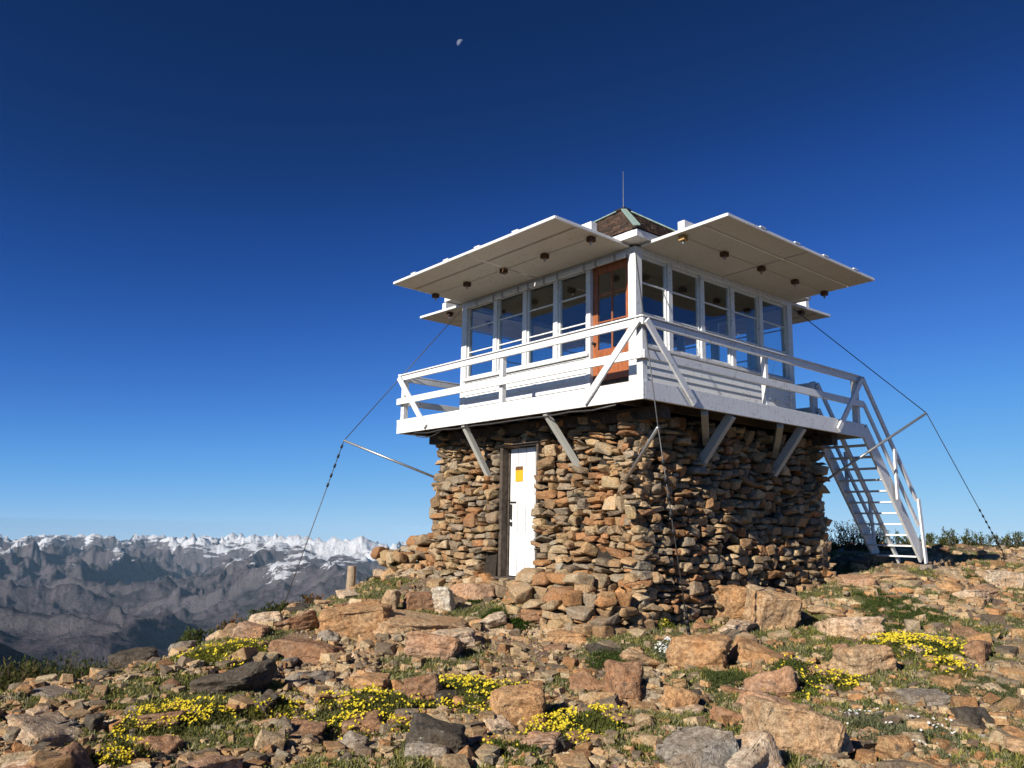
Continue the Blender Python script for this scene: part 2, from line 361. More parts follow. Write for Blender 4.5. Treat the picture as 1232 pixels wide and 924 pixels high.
# ------------------------------------------------------------------ far mountains
def hills():
    ph = np.r_[np.arange(-180, -42, 3.), np.arange(-42, -3, .055), np.arange(-3, 42, .6), np.arange(42, 180, 3.)] * math.pi / 180
    r = [45.]
    while r[-1] < 37500:
        q = r[-1]; r.append(q * (1.08 if q < 1500 else 1.02 if q < 3000 else 1.0075 if q < 30000 else 1.012))
    r = np.array(r); R_, P_ = np.meshgrid(r, ph, indexing='ij')
    f = Fv[:2] / np.linalg.norm(Fv[:2]); rr = np.array([f[1], -f[0]])
    X = R_ * (np.cos(P_) * f[0] + np.sin(P_) * rr[0]); Y = R_ * (np.cos(P_) * f[1] + np.sin(P_) * rr[1])
    cols = [-400, 0, 120, 240, 360, 430, 490, 700]
    rad = [45, 400, 1500, 3500, 5000, 7000, 10000, 14000, 18000, 25000, 35000, 52000]
    T = np.array([[-40, -200, -500, -620, -800, -900, -950, -950, -900, -850, -900, -1600],
                  [-40, -190, -420, -430, -800, -800, -850, -1040, -860, -770, -880, -1600],
                  [-40, -190, -500, -560, -820, -860, -980, -1000, -830, -780, -900, -1600],
                  [-40, -200, -620, -860, -900, -870, -900, -850, -690, -700, -860, -1600],
                  [-40, -210, -620, -880, -860, -720, -640, -570, -520, -680, -930, -1600],
                  [-40, -210, -620, -880, -820, -640, -560, -500, -640, -830, -1020, -1600],
                  [-40, -210, -620, -880, -820, -680, -600, -560, -680, -850, -1020, -1600],
                  [-40, -200, -500, -800, -850, -750, -650, -600, -600, -750, -950, -1600]], float)
    pc = np.arctan((np.array(cols) - 616) / FL)
    lr = np.log(R_); lrad = np.log(rad)
    fi = np.clip(np.interp(P_, pc, np.arange(len(cols))), 0, len(cols) - 1.0001); ri = np.clip(np.interp(lr, lrad, np.arange(len(rad))), 0, len(rad) - 1.0001)
    a = fi.astype(int); b = ri.astype(int); fa = fi - a; fb = ri - b; fa = fa * fa * (3 - 2 * fa); fb = fb * fb * (3 - 2 * fb)
    Z = (T[a, b] * (1 - fb) + T[a, b + 1] * fb) * (1 - fa) + (T[a + 1, b] * (1 - fb) + T[a + 1, b + 1] * fb) * fa
    km = 1000.; wx = X + 700 * fbm2(X / 5000, Y / 5000, 3, 71); wy = Y + 700 * fbm2(X / 5000 + 9, Y / 5000, 3, 75)
    rid = ridged(wx / (4.2 * km), wy / (4.2 * km), 7, 81) ** .8; rid = np.minimum(rid, .62 + (rid - .62) * .45); rid2 = ridged(wx / 1500., wy / 1500., 5, 91)
    A = np.interp(R_, [45, 1500, 4000, 7000, 10000, 14000, 18000, 30000, 52000], [0, 30, 50, 250, 360, 480, 640, 700, 520])
    rx, ry = rr[0], rr[1]; r0_ = ridged(wx / 4200, wy / 4200, 3, 81)
    rid = ridged((wx - rx * 1500 * r0_) / 4200, (wy - ry * 1500 * r0_) / 4200, 7, 81)
    r1_ = ridged(wx / 1500., wy / 1500., 2, 91); rid2 = ridged((wx - rx * 420 * r1_) / 1500, (wy - ry * 420 * r1_) / 1500, 5, 91)
    T0 = Z; Z = Z + A * (rid - .42) * 1.5 + A * .45 * (rid2 - .4) + A * .14 * (ridged(wx / 420, wy / 420, 4, 95) - .4) + A * .04 * fbm2(X / 120, Y / 120, 3, 99)
    cap = T0 + A * .38 + A * .25 * fbm2(X / 1800, Y / 1800, 4, 140); q = np.maximum(Z - cap, 0) / (A * .5 + 20)
    Z = np.where(q > 0, cap + (A * .5 + 20) * q / (1 + q), Z)
    Z = Z + A * .10 * (ridged(X / 800, Y / 800, 5, 141) - .4) + A * .05 * (ridged(X / 260, Y / 260, 3, 143) - .4)
    # slopes
    dr = np.gradient(Z, axis=0) / np.gradient(R_, axis=0); slope = np.abs(dr)
    rel = Z - (np.interp(R_, [0, 8000, 14000, 20000, 30000, 52000], [-300, -560, -640, -760, -790, -900]))
    px = 616 + FL * np.tan(np.clip(P_, -1.2, 1.2))
    reg = np.interp(px, [0, 200, 260, 480, 700], [-.05, -.03, .09, .16, .1])
    ns = fbm2(wx / 900, wy / 450, 5, 111)
    east = fbm2(X / 2500, Y / 2500, 3, 130)
    sn = sst(-.06, .34, rel / 900 + reg + ns * .60 + east * .15 - slope * .10 - .05) * sst(7500, 11500, R_)
    cl = sst(.25, .6, slope + .3 * ns)
    V = np.c_[(X + CAM[0]).ravel(), (Y + CAM[1]).ravel(), (Z - 1.7).ravel()]
    n, k = X.shape; i = np.arange(n - 1)[:, None] * k; j = np.arange(k)[None, :]; j2 = (j + 1) % k
    Fc = np.stack([i + j, i + j2, i + k + j2, i + k + j], -1).reshape(-1, 4)[:, ::-1]
    mk = np.c_[sn.ravel(), cl.ravel(), sst(4300, 6200, R_).ravel()]
    m = NM('far_mountains'); p = m.pos(); mk_ = m.n('ShaderNodeSeparateColor'); m.l(m.attr('mask').outputs['Color'], mk_.inputs[0])
    n1 = m.noise(p, .0012, 8, .65); n2 = m.noise(p, .012, 5, .7)
    c = m.mix(m.ramp(n1, .35, .65), (.040, .033, .040), (.135, .108, .120)); c = m.mix(m.ramp(n2, .4, .62, 0, .75), c, (.030, .032, .030))
    c = m.mix(m.math('MULTIPLY', mk_.outputs[1], .6), c, (.165, .145, .150))
    c = m.mix(m.math('SUBTRACT', 1., mk_.outputs[2]), c, m.mix(m.ramp(n2, .3, .7), (.012, .013, .016), (.030, .028, .031)))
    s_ = m.ramp(m.math('ADD', mk_.outputs[0], m.math('MULTIPLY', m.math('SUBTRACT', m.noise(m.mapped(p, (.4, 1, 3)), .0045, 7, .8), .5), 3.4)), .44, .56)
    c = m.mix(m.math('MULTIPLY', s_, m.ramp(mk_.outputs[0], .02, .10)), c, (.66, .67, .70))
    mat = m.bsdf(c, .95, m.noise(p, .006, 8, .75), 1., 90., .05)
    tag(link('mountains', npmesh('mountains', V, Fc, mat, True, None, mk)), kind='structure')
hills()
hz = NM('haze_air'); hv = hz.n('ShaderNodeVolumePrincipled'); hv.inputs['Color'].default_value = (.46, .76, 1, 1); hv.inputs['Density'].default_value = 1.0e-5; hv.inputs['Anisotropy'].default_value = -.42
hz.l(hv.outputs[0], hz.out.inputs['Volume'])
hzo = MB().box((-38500, -38500, -3200), (38500, 38500, 6.5)).build('haze', hz.m); hzo.rotation_euler = (0, 0, math.atan2(Fv[1], Fv[0])); tag(hzo, kind='stuff')

# ------------------------------------------------------------------ rocks
def rock_shape(rg, sub=3, box=True, rough=.05, p=14, chip=.0):
    D, F_ = ICO[sub]; N = []; H = []
    if box:
        for ax in np.vstack([np.eye(3), -np.eye(3)]):
            n = ax + rg.normal(0, .16, 3); N.append(n / np.linalg.norm(n)); H.append(rg.uniform(.86, 1.05))
        for _ in range(rg.integers(3, 7)):
            n = np.sign(rg.normal(0, 1, 3)) * rg.uniform(.35, 1, 3); N.append(n / np.linalg.norm(n)); H.append(rg.uniform(1.02, 1.3))
    else:
        for _ in range(rg.integers(10, 16)):
            n = rg.normal(0, 1, 3); N.append(n / np.linalg.norm(n)); H.append(rg.uniform(.72, 1.05))
    N = np.array(N); H = np.array(H)
    q = np.clip(D @ N.T, 0, None) / H; r = (q ** p).sum(1) ** (-1 / p)
    r = np.minimum(r, 1.6); V = D * r[:, None]; o = rg.uniform(0, 50, 3)
    nz = vn3(V * 1.6 + o, 3) * .5 + vn3(V * 4 + o, 4) * .3 + vn3(V * 9 + o, 5) * .2
    if sub >= 4: nz = nz + vn3(V * 18 + o, 6) * .12 - .55 * np.clip(.16 - np.abs(vn3(V * 1.9 + o, 8)), 0, 1) / .16 * .5
    if chip:
        a_ = vn3(V * 1.7 + o, 12) * 3; st_ = np.floor(a_); fr_ = a_ - st_; nz = nz + chip * (st_ + np.clip(fr_ * 5 - 4, 0, 1)) * .5
        b_ = vn3(V * 4.3 + o, 13) * 2.5; sb_ = np.floor(b_); nz = nz + chip * .35 * (sb_ + np.clip((b_ - sb_) * 4 - 3, 0, 1)) * .5
    return V * (1 + rough * nz * 2)[:, None], F_
def hull_rock(rg, box=True, cuts=1, bev=.07, rough=.03, n=7, jit=.20):
    """angular broken block: convex hull of jittered corners, worn edges, then finer chipping"""
    import bmesh
    bm = bmesh.new(); P = []
    if box:
        for i in (-1, 1):
            for j in (-1, 1):
                for k in (-1, 1): P.append(np.array([i, j, k]) * (1 - np.abs(rg.normal(0, jit, 3)).clip(0, .62)))
        for _ in range(rg.integers(2, 5)):
            a = rg.integers(3); q = rg.uniform(-.7, .7, 3); q[a] = rg.choice([-1, 1]) * rg.uniform(.98, 1.12); P.append(q)
    else:
        for _ in range(rg.integers(n, n + 6)):
            q = rg.normal(0, 1, 3); q /= np.abs(q).max() ** .6 * np.linalg.norm(q) ** .4; P.append(q * rg.uniform(.8, 1.05))
    for q in P: bm.verts.new(q)
    r = bmesh.ops.convex_hull(bm, input=list(bm.verts))
    bmesh.ops.delete(bm, geom=[g for g in set(r['geom_interior'] + r['geom_unused']) if isinstance(g, bmesh.types.BMVert)], context='VERTS')
    if bev:
        bmesh.ops.dissolve_limit(bm, angle_limit=math.radians(9), verts=list(bm.verts), edges=list(bm.edges))
        bmesh.ops.bevel(bm, geom=list(bm.edges), offset=bev, segments=1, affect='EDGES', profile=.5, clamp_overlap=True)
    bmesh.ops.triangulate(bm, faces=list(bm.faces))
    for _ in range(6):
        if cuts == 0: break
        L_ = sorted(e.calc_length() for e in bm.edges); lim = {1: .42, 2: .26, 3: .13, 4: .075}[cuts]
        es = [e for e in bm.edges if e.calc_length() > lim]
        if not es: break
        bmesh.ops.subdivide_edges(bm, edges=es, cuts=1); bmesh.ops.triangulate(bm, faces=list(bm.faces))
    bmesh.ops.recalc_face_normals(bm, faces=list(bm.faces)); bm.normal_update()
    V = np.array([v.co[:] for v in bm.verts]); N = np.array([v.normal[:] for v in bm.verts]); bm.verts.index_update()
    F_ = np.array([[v.index for v in f.verts] for f in bm.faces]); bm.free()
    o = rg.uniform(0, 50, 3); d = vn3(V * 2.1 + o, 3) * 1.0 + vn3(V * 5 + o, 4) * .5
    if cuts >= 3:
        a_ = vn3(V * 2.4 + o, 12) * 3; d = d + .9 * (np.floor(a_) + np.clip((a_ - np.floor(a_)) * 6 - 5, 0, 1)) + vn3(V * 12 + o, 5) * .3
        b_ = vn3(V * np.array([1.5, 1.5, 5.5]) + o, 14) * 2.5; d = d + .5 * (np.floor(b_) + np.clip((b_ - np.floor(b_)) * 5 - 4, 0, 1)) + vn3(V * 26 + o, 6) * .15
    return V + N * (d * rough)[:, None], F_
def rotm(rg, tilt=.1, yaw=math.pi):
    a, b, c = rg.normal(0, tilt), rg.normal(0, tilt), rg.uniform(-yaw, yaw)
    return np.array(Matrix.Rotation(c, 3, 'Z') @ Matrix.Rotation(b, 3, 'Y') @ Matrix.Rotation(a, 3, 'X'))

WPAL = np.array([(.52, .34, .19), (.58, .42, .25), (.44, .28, .16), (.62, .46, .30), (.40, .32, .24), (.54, .29, .14), (.34, .26, .19), (.52, .38, .25), (.42, .35, .28), (.56, .37, .22), (.64, .49, .33), (.47, .25, .13)]) * .86 * np.array([1, 1.05, 1.04])
def split(x0, x1, y0, y1, rg, out, mn):
    w, h = x1 - x0, y1 - y0
    if (w < mn[0] * rg.uniform(1.1, 2.6) and h < mn[1] * rg.uniform(1.1, 2.3)) or (w < mn[0] and h < mn[1]):
        out.append((x0, x1, y0, y1)); return
    t = rg.uniform(.33, .67)
    if (w / h > 1.75 and w > mn[0]) or h < mn[1]: split(x0, x0 + w * t, y0, y1, rg, out, mn); split(x0 + w * t, x1, y0, y1, rg, out, mn)
    else: split(x0, x1, y0, y0 + h * t, rg, out, mn); split(x0, x1, y0 + h * t, y1, rg, out, mn)
def lay(faces, rg, mn=(.17, .085), sub=3):
    """faces: list of (fn(s,t)->point, outward normal, along, s-range, t-range, hole test)"""
    vs = []; fs = []; cs = []; nv = 0
    lib = [hull_rock(rg, i_ % 4 > 0, 2 if sub == 3 else 1, .09, .045, 9, .33) for i_ in range(60)]
    for fn, nrm, al, s0, s1, t0, t1, hole, jut in faces:
        cells = []; t = t0
        while t < t1 - .05:
            h = min(rg.uniform(.32, .5), t1 - t)
            if t1 - t - h < .12: h = t1 - t
            s = s0 - rg.uniform(0, .3)
            while s < s1:
                w = rg.uniform(.5, 1.1); split(s, min(s + w, s1 + rg.uniform(0, .10)), t, t + h, rg, cells, mn); s += w
            t += h
        nrm = np.array(nrm); al = np.array(al)
        for x0, x1, y0, y1 in cells:
            if x1 - x0 < .03 or y1 - y0 < .02: continue
            xm, ym = (x0 + x1) / 2, (y0 + y1) / 2
            if hole and hole(xm, ym, x0, x1): continue
            ymw = ym + .05 * float(vn2(np.array(xm * 1.3), np.array(ym * .7), 9)) * (1 if t0 + .2 < ym < t1 - .2 else 0)
            V, F_ = lib[rg.integers(len(lib))]
            dep = rg.uniform(.10, .17)
            hs_ = np.array([(x1 - x0) / 2 * rg.uniform(1.02, 1.2), dep, (y1 - y0) / 2 * rg.uniform(1.0, 1.2)])
            B = np.stack([al, nrm, np.array([0, 0, 1.])])
            if rg.random() < .5: V = V * np.array([-1, 1, 1]); F2 = F_[:, ::-1]
            else: F2 = F_
            Rm = np.array(Matrix.Rotation(rg.normal(0, .10), 3, 'Y') @ Matrix.Rotation(rg.normal(0, .14), 3, 'Z') @ Matrix.Rotation(rg.normal(0, .14), 3, 'X'))
            P = (V * hs_) @ Rm.T @ B + fn(xm, ymw) + nrm * (-dep * .55 + rg.normal(0, .036) + jut)
            vs.append(P); fs.append(F2 + nv); nv += len(P)
            c = WPAL[rg.integers(len(WPAL))] * rg.uniform(.72, 1.2); cs.append(np.tile(c, (len(P), 1)))
    return np.vstack(vs), np.vstack(fs), np.vstack(cs)

# ------------------------------------------------------------------ lookout tower
T = empty('lookout_tower', (CX, CX, -2.9), 'white fire lookout cab with open shutters on a square rust brown stone base', 'lookout tower')
ORG = Vector((CX, CX, -2.9))
bpy.context.view_layer.update()
def fix(o):                                # keep world coordinates under the tower's empty
    o.location = -ORG; return o
class TB(MB):
    def build(s, name, mat, parent=None, bevel=0, smooth=False):
        if parent is None: return fix(MB.build(s, name, mat, T, bevel, smooth))
        return MB.build(s, name, mat, parent, bevel, smooth)
def half(z): return 2.33 + .075 * min(-z, 3.4)
DY0, DY1, DZ0, DZ1 = 1.84, 2.73, -2.47, -.36      # stone doorway on the X- face
def stone_base():
    zb = -3.35; rg = np.random.default_rng(3); fc = []
    def hole(xm, ym, x0, x1): return DY0 - .03 < xm < DY1 + .06 and ym < DZ1 + .04 and ym > DZ0 - .06 or (x0 < DY0 + .02 and x1 > DY0 + .2 and DZ0 < ym < DZ1) or (x1 > DY1 + .02 and x0 < DY1 + .05 and DZ0 < ym < DZ1)
    e = .06
    fc.append((lambda s, t: np.array([CX - half(t), s, t]), (-1, 0, 0), (0, 1, 0), CX - 2.36, CX + 2.42, zb, -.02, hole, 0))
    fc.append((lambda s, t: np.array([s, CX - half(t), t]), (0, -1, 0), (-1, 0, 0), CX - 2.36, CX + 2.42, zb, -.02, None, 0))
    V, F_, cc = lay(fc, rg, (.17, .105))
    fc = [(lambda s, t: np.array([CX + half(t), s, t]), (1, 0, 0), (0, 1, 0), CX - 2.36, CX + 2.4, zb, -.02, None, 0),
          (lambda s, t: np.array([s, CX + half(t), t]), (0, 1, 0), (-1, 0, 0), CX - 2.36, CX + 2.4, zb, -.02, None, 0)]
    V2, F2, c2 = lay(fc, rg, (.2, .11), 2)
    # quoins: long slabs alternating round the corners, widening with the batter
    vs = [V, V2]; fs = [F_, F2 + len(V)]; cs = [cc, c2]; nv = len(V) + len(V2)
    for sx, sy in ((-1, -1), (-1, 1), (1, -1)):
        z = zb; k = 0
        while z < -.06:
            h = rg.uniform(.09, .2); a = half(z); Vq, Fq = hull_rock(rg, True, 2, .09, .045, 9, .28)
            ln = rg.uniform(.16, .26); sh = np.array([ln, .14, h / 2 * 1.08]) if k % 2 else np.array([.14, ln, h / 2 * 1.08])
            P = (Vq * sh) @ rotm(rg, .05, .12).T + np.array([CX + sx * (a - sh[0] * .78 + rg.normal(0, .03)), CX + sy * (a - sh[1] * .78 + rg.normal(0, .03)), z + h / 2])
            vs.append(P); fs.append(Fq + nv); nv += len(P); cs.append(np.tile(WPAL[rg.integers(len(WPAL))] * rg.uniform(.8, 1.2), (len(P), 1))); z += h; k += 1
    fix(link('stone_base', npmesh('stone_base', np.vstack(vs), np.vstack(fs), M_wall, False, np.vstack(cs)), T))
    a, b = half(zb) - .11, half(0) - .11
    q = lambda x0, x1, y0, y1: None
    mb = TB(); x0t, x0b = CX - b, CX - a; back = x0t + .62
    mb.hexa([(back, CX - a, zb), (CX + a, CX - a, zb), (CX + a, CX + a, zb), (back, CX + a, zb), (back, CX - b, -.04), (CX + b, CX - b, -.04), (CX + b, CX + b, -.04), (back, CX + b, -.04)])
    for ya, yb, za, zc in ((CX - a, DY0 - .02, zb, -.04), (DY1 + .1, CX + a, zb, -.04), (DY0 - .02, DY1 + .1, DZ1 + .08, -.04), (DY0 - .02, DY1 + .1, zb, DZ0 - .02)):
        xa = CX - (half(za) - .11); xb = CX - (half(zc) - .11); yl = max(ya, CX - b + .01); yr = min(yb, CX + b - .01)
        mb.hexa([(xa, yl, za), (back, yl, za), (back, yr, za), (xa, yr, za), (xb, yl, zc), (back, yl, zc), (back, yr, zc), (xb, yr, zc)])
    mb.build('rubble_core', M_core)
stone_base()
# doorway in the stone base
xf = CX - half(-1.4)                       # stone face there
f = TB(); xr = xf + .20
f.box((xf + .05, DY1, DZ0), (xf + .3, DY1 + .07, DZ1 + .08)).box((xf + .02, DY0 - .03, DZ0), (xf + .3, DY0 + .02, DZ1 + .08)).box((xf + .02, DY0 + .02, DZ1), (xf + .3, DY1, DZ1 + .08)).box((xf - .02, DY0 - .05, DZ0 - .04), (xf + .3, DY1 + .08, DZ0))
f.box((xr - .02, DY1 - .03, DZ0), (xr + .04, DY1, DZ1))
f.build('door_frame', M_dwood, None, .006)
d = TB()
ys = [DY0 + .02, DY0 + .24, DY0 + .46, DY0 + .66, DY1 - .035]
for i in range(4): d.box((xr, ys[i] + .006, DZ0 + .015), (xr + .04, ys[i + 1] - .006, DZ1 - .015))
d.box((xr + .042, ys[0], DZ0 + .02), (xr + .06, ys[4], DZ1 - .02))
bd = d.build('stone_base_door', M_white, None, .004)
s1 = TB().box((xr - .008, DY1 - .17, -.93), (xr - .001, DY1 - .36, -.70)).build('door_sign', M_signo, bd)
TB().box((xr - .012, DY1 - .175, -.74), (xr - .006, DY1 - .355, -.68)).build('sign_header', M_signd, bd)
lt = TB().box((xr - .02, DY1 - .05, -1.28), (xr - .002, DY1 - .20, -1.255)).box((xr - .03, DY1 - .07, -1.55), (xr - .002, DY1 - .10, -1.30)).box((xr - .035, DY1 - .06, -1.65), (xr - .002, DY1 - .11, -1.59))
lt.build('door_latch', M_black, bd, .003)
# deck
a0, a1 = -W, L + W
jo = TB()
for y in np.linspace(a0 + .1, a1 - .1, 13): jo.box((a0 + .04, y - .04, .02), (a1 - .04, y + .04, .19))
for x in (-.15, L + .15): jo.box((x - .1, a0 + .2, -.16), (x + .1, a1 - .2, .015))
jo.build('deck_joists', M_dwood)
dk = TB(); y = a0 + .035
while y < a1 - .05: dk.box((a0 + .03, y, .195), (a1 - .03, min(y + .135, a1 - .035), .232)); y += .14
dk.build('deck_boards', M_brace)
for i, (p, q) in enumerate((((a0, a0, 0), (a0, a1, 0)), ((a0, a0, 0), (a1, a0, 0)), ((a1, a0, 0), (a1, a1, 0)), ((a0, a1, 0), (a1, a1, 0)))):
    fb = TB()
    if i == 0: fb.box((a0, a0, 0), (a0 + .04, a1, .25)).box((a0 - .004, a0 + .01, .20), (a0 + .045, a1, .256))
    if i == 1: fb.box((a0 + .042, a0, .004), (a1, a0 + .04, .25))
    if i == 2: fb.box((a1 - .04, a0 + .042, .002), (a1, a1, .25))
    if i == 3: fb.box((a0 + .042, a1 - .04, .003), (a1 - .042, a1, .25))
    fb.build('fascia_board', M_white, None, .005)
for (ax, ay, az), (bx, by, bz) in (((-.8, 3.1, 0), (-.22, 3.07, -.9)), ((-.8, 1.07, 0), (-.22, .93, -.8)), ((1.17, -.8, 0), (1.16, -.22, -.72)), ((3.12, -.8, 0), (3.14, -.22, -.74)), ((.55, -.78, .0), (1.3, -.25, -.34)), ((2.5, -.78, 0), (3.2, -.25, -.34)),
                                   ((1.1, L + .8, 0), (1.1, L + .22, -.8)), ((3.1, L + .8, 0), (3.1, L + .22, -.8)), ((L + .8, 1.1, 0), (L + .22, 1.1, -.8)), ((L + .8, 3.1, 0), (L + .22, 3.1, -.8))):
    if abs(ax) > .6 and ax < 0: TB().beam((ax, ay, az), (bx, by, bz), .085, .085).build('deck_brace', M_brace, None, .006)
    else: TB().beam((ax, ay, az), (bx, by, bz), .10, .13).build('deck_brace', M_brace, None, .006)
# railings
def railing(n, e0, e1, inw, gap=None, diag=True):
    """e0,e1 corner points (x,y); inw inward unit"""
    e0 = Vector((*e0, 0)); e1 = Vector((*e1, 0)); d = (e1 - e0).normalized(); inw = Vector(inw); ln = (e1 - e0).length
    rt = TB(); o = inw * .03; z0 = 1.055
    s_end = ln if gap is None else gap
    top = TB(); top.beam(e0 + o + Vector((0, 0, 1.05)), e0 + o + d * s_end + Vector((0, 0, 1.05)), .045, .10)
    root = top.build('railing', M_white, None, .004)
    TB().beam(e0 + o * .1 - inw * .01 + Vector((0, 0, .60 + n * .001)), e0 + o * .1 - inw * .01 + d * s_end + Vector((0, 0, .60 + n * .001)), .04, .115).build('mid_rail', M_white, root, .004)
    TB().beam(e0 + inw * .02 + Vector((0, 0, 1.12)), e0 + inw * .02 + d * s_end + Vector((0, 0, 1.105)), .075 - .004 * (n % 2), .022).build('cap_rail', M_white, root, .004)
    for s in (ln * .497,) if gap is None else (ln * .45, gap - .05):
        TB().beam(e0 + inw * .075 + d * s + Vector((0, 0, .235)), e0 + inw * .075 + d * s + Vector((0, 0, 1.10)), .08, .08, d).build('rail_post', M_white, root, .004)
    if diag:
        for s, t in ((.05, 1.05), (ln - .05, ln - 1.0)):
            TB().beam(e0 - inw * .030 + d * s + Vector((0, 0, 1.06)), e0 - inw * .030 + d * t + Vector((0, 0, .05)), .035, .10, d).build('rail_brace', M_white, root, .004)
    return root
r0 = railing(0, (a0, a0), (a0, a1), (1, 0, 0)); r1 = railing(1, (a0, a0), (a1, a0), (0, 1, 0))
railing(2, (a1, a1), (a1, a0), (-1, 0, 0), a1 - .02, False); railing(3, (a0, a1), (a1, a1), (0, -1, 0), None, False)
for x, y in ((a0, a0), (a0, a1), (a1, a0), (a1, a1)):
    sx = 1 if x < 1 else -1; sy = 1 if y < 1 else -1
    TB().box((x + sx * .045, y + sy * .045, .235), (x + sx * .145, y + sy * .145, 1.10)).build('corner_post', M_white, None, .005)
# cab walls below the sills
SZ, HZ = 1.04, 2.42
def face(k, s, dep, z):                    # k: 0 = X- face, 1 = Y- face, 2 = X+ face, 3 = Y+ face ; dep inward
    return {0: (dep, s, z), 1: (s, dep, z), 2: (L - dep, s, z), 3: (s, L - dep, z)}[k]
def fbox(mb, k, s0, s1, d0, d1, z0, z1): return mb.box(face(k, s0, d0, z0), face(k, s1, d1, z1))
def tribox(mb, k, s0, s1, z0, z1):         # one lapped board, thicker at its lower edge
    P = [face(k, s0, -.022, z0), face(k, s1, -.022, z0), face(k, s1, .02, z0), face(k, s0, .02, z0), face(k, s0, -.004, z1), face(k, s1, -.004, z1), face(k, s1, .02, z1), face(k, s0, .02, z1)]
    mb.hexa([P[i] for i in ((0, 1, 2, 3, 4, 5, 6, 7) if k in (1, 2) else (1, 0, 3, 2, 5, 4, 7, 6))])
DO0, DO1 = .17, .92                          # upper door opening on the X- face
for k in range(4):
    w = TB(); z = .25; s0 = .075; s1 = L - .075
    if k == 0: s0 = DO1 + .04
    while z < SZ - .08: tribox(w, k, s0, s1, z, min(z + .118, SZ - .06)); z += .116
    fbox(w, k, s0 - (.0 if k == 0 else 0), s1, .021, .09, .25, SZ - .07)
    wall = w.build('cab_wall', M_white)
    fbox(TB(), k, s0 - .02, s1, -.06, .10, SZ - .065, SZ - .02).build('window_sill', M_white, wall, .005)
    fbox(TB(), k, .08, L - .08, -.035, .10, HZ, HZ + .13).build('window_header', M_white, wall, .004)
    fbox(TB(), k, s0, s1, .095, .11, .25, SZ - .03).build('wall_lining', M_int, wall)
for x, y in ((0, 0), (0, L), (L, 0), (L, L)):
    sx = 1 if x == 0 else -1; sy = 1 if y == 0 else -1
    TB().box((x - sx * .03, y - sy * .03, .236), (x + sx * .12, y + sy * .12, HZ + .10)).build('cab_post', M_white, None, .006)
# windows
def window(k, s0, s1):
    fr = TB(); z0, z1 = SZ - .018, HZ - .003; t = .035
    fbox(fr, k, s0, s0 + t, .01, .06, z0, z1); fbox(fr, k, s1 - t, s1, .01, .06, z0, z1)
    fbox(fr, k, s0 + t, s1 - t, .012, .058, z0, z0 + .05); fbox(fr, k, s0 + t, s1 - t, .012, .058, z1 - .04, z1)
    for m_ in (1.53, 2.00): fbox(fr, k, s0 + t, s1 - t, .02, .05, m_ - .011, m_ + .011)
    w = fr.build('window', M_white, None, .003)
    fbox(TB(), k, s0 + t, s1 - t, .033, .037, z0 + .05, z1 - .04).build('pane', M_glass, w)
def mull(k, s, w=.10): fbox(TB(), k, s - w / 2, s + w / 2, -.02, .07, SZ - .018, HZ - .003).build('mullion', M_white, None, .004)
ed = [.12, .80, 1.62, 2.46, 3.31, L - .12]
for k in (1, 2, 3):
    for i in range(5): window(k, ed[i] + (.052 if i else .003), ed[i + 1] - (.052 if i < 4 else .003))
    for s in ed[1:-1]: mull(k, s)
el = [.96, 1.72, 2.50, 3.31, L - .12]
for i in range(4): window(0, el[i] + .052, el[i + 1] - (.052 if i < 3 else .003))
for s in el[1:-1]: mull(0, s)
fbox(TB(), 0, DO1, DO1 + .09, -.02, .09, .25, HZ - .003).build('mullion', M_white, None, .004)
# cab door, varnished wood
dr = TB(); q0, q1 = DO0 - .04, DO1 - .004; dz0, dz1 = .56, HZ - .02
for s0, s1, z0, z1 in ((q0, q0 + .10, dz0, dz1), (q1 - .10, q1, dz0, dz1), (q0 + .10, q1 - .10, dz1 - .12, dz1), (q0 + .10, q1 - .10, dz0, dz0 + .12), (q0 + .10, q1 - .10, .93, 1.05)): fbox(dr, 0, s0, s1, .04, .085, z0, z1)
for z in (1.49, 1.93): fbox(dr, 0, q0 + .10, q1 - .10, .05, .075, z - .012, z + .012)
fbox(dr, 0, (q0 + q1) / 2 - .012, (q0 + q1) / 2 + .012, .048, .077, 1.05, dz1 - .12)
fbox(dr, 0, q0 + .10, q1 - .10, .055, .07, dz0 + .12, .93)
cdr = dr.build('cab_door', M_door, None, .004)
fbox(TB(), 0, q0 + .10, q1 - .10, .061, .064, 1.052, dz1 - .122).build('pane', M_glass, cdr)
TB().tube([face(0, q1 - .05, .04, 1.16), face(0, q1 - .05, -.02, 1.16)], .022, 10).build('door_knob', M_black, cdr, 0, True)
fbox(TB(), 0, q0 - .0, DO1, .02, .12, .236, .285).build('door_threshold', M_dwood, None, .003)
fbox(TB(), 0, q0, q1, .06, .08, .29, .555).build('dark_gap_panel', M_dwood, cdr, .003)  # dark panel added to stand for the dark gap below the door
# interior
TB().box((.13, .13, .236), (L - .13, L - .13, .262)).build('cab_floor', M_int)
TB().box((.125, .125, HZ + .05), (L - .125, L - .125, HZ + .09)).build('cab_ceiling', M_intw)
st = TB().box((1.85, 1.85, .265), (2.4, 2.4, 1.05)); st.tube([(2.12, 2.12, 1.05), (2.12, 2.12, 1.12)], .25, 20); st.build('instrument_stand', M_int, None, .01)
tb = TB().box((2.6, 3.3, .95), (4.0, 4.0, 1.0))
for x in (2.65, 3.95):
    for y in (3.35, 3.95): tb.box((x - .03, y - .03, .265), (x + .03, y + .03, .95))
tb.build('cab_table', M_int)
TB().box((3.1, .35, .27), (3.95, 2.2, .75)).build('cab_bunk', M_int, None, .02)
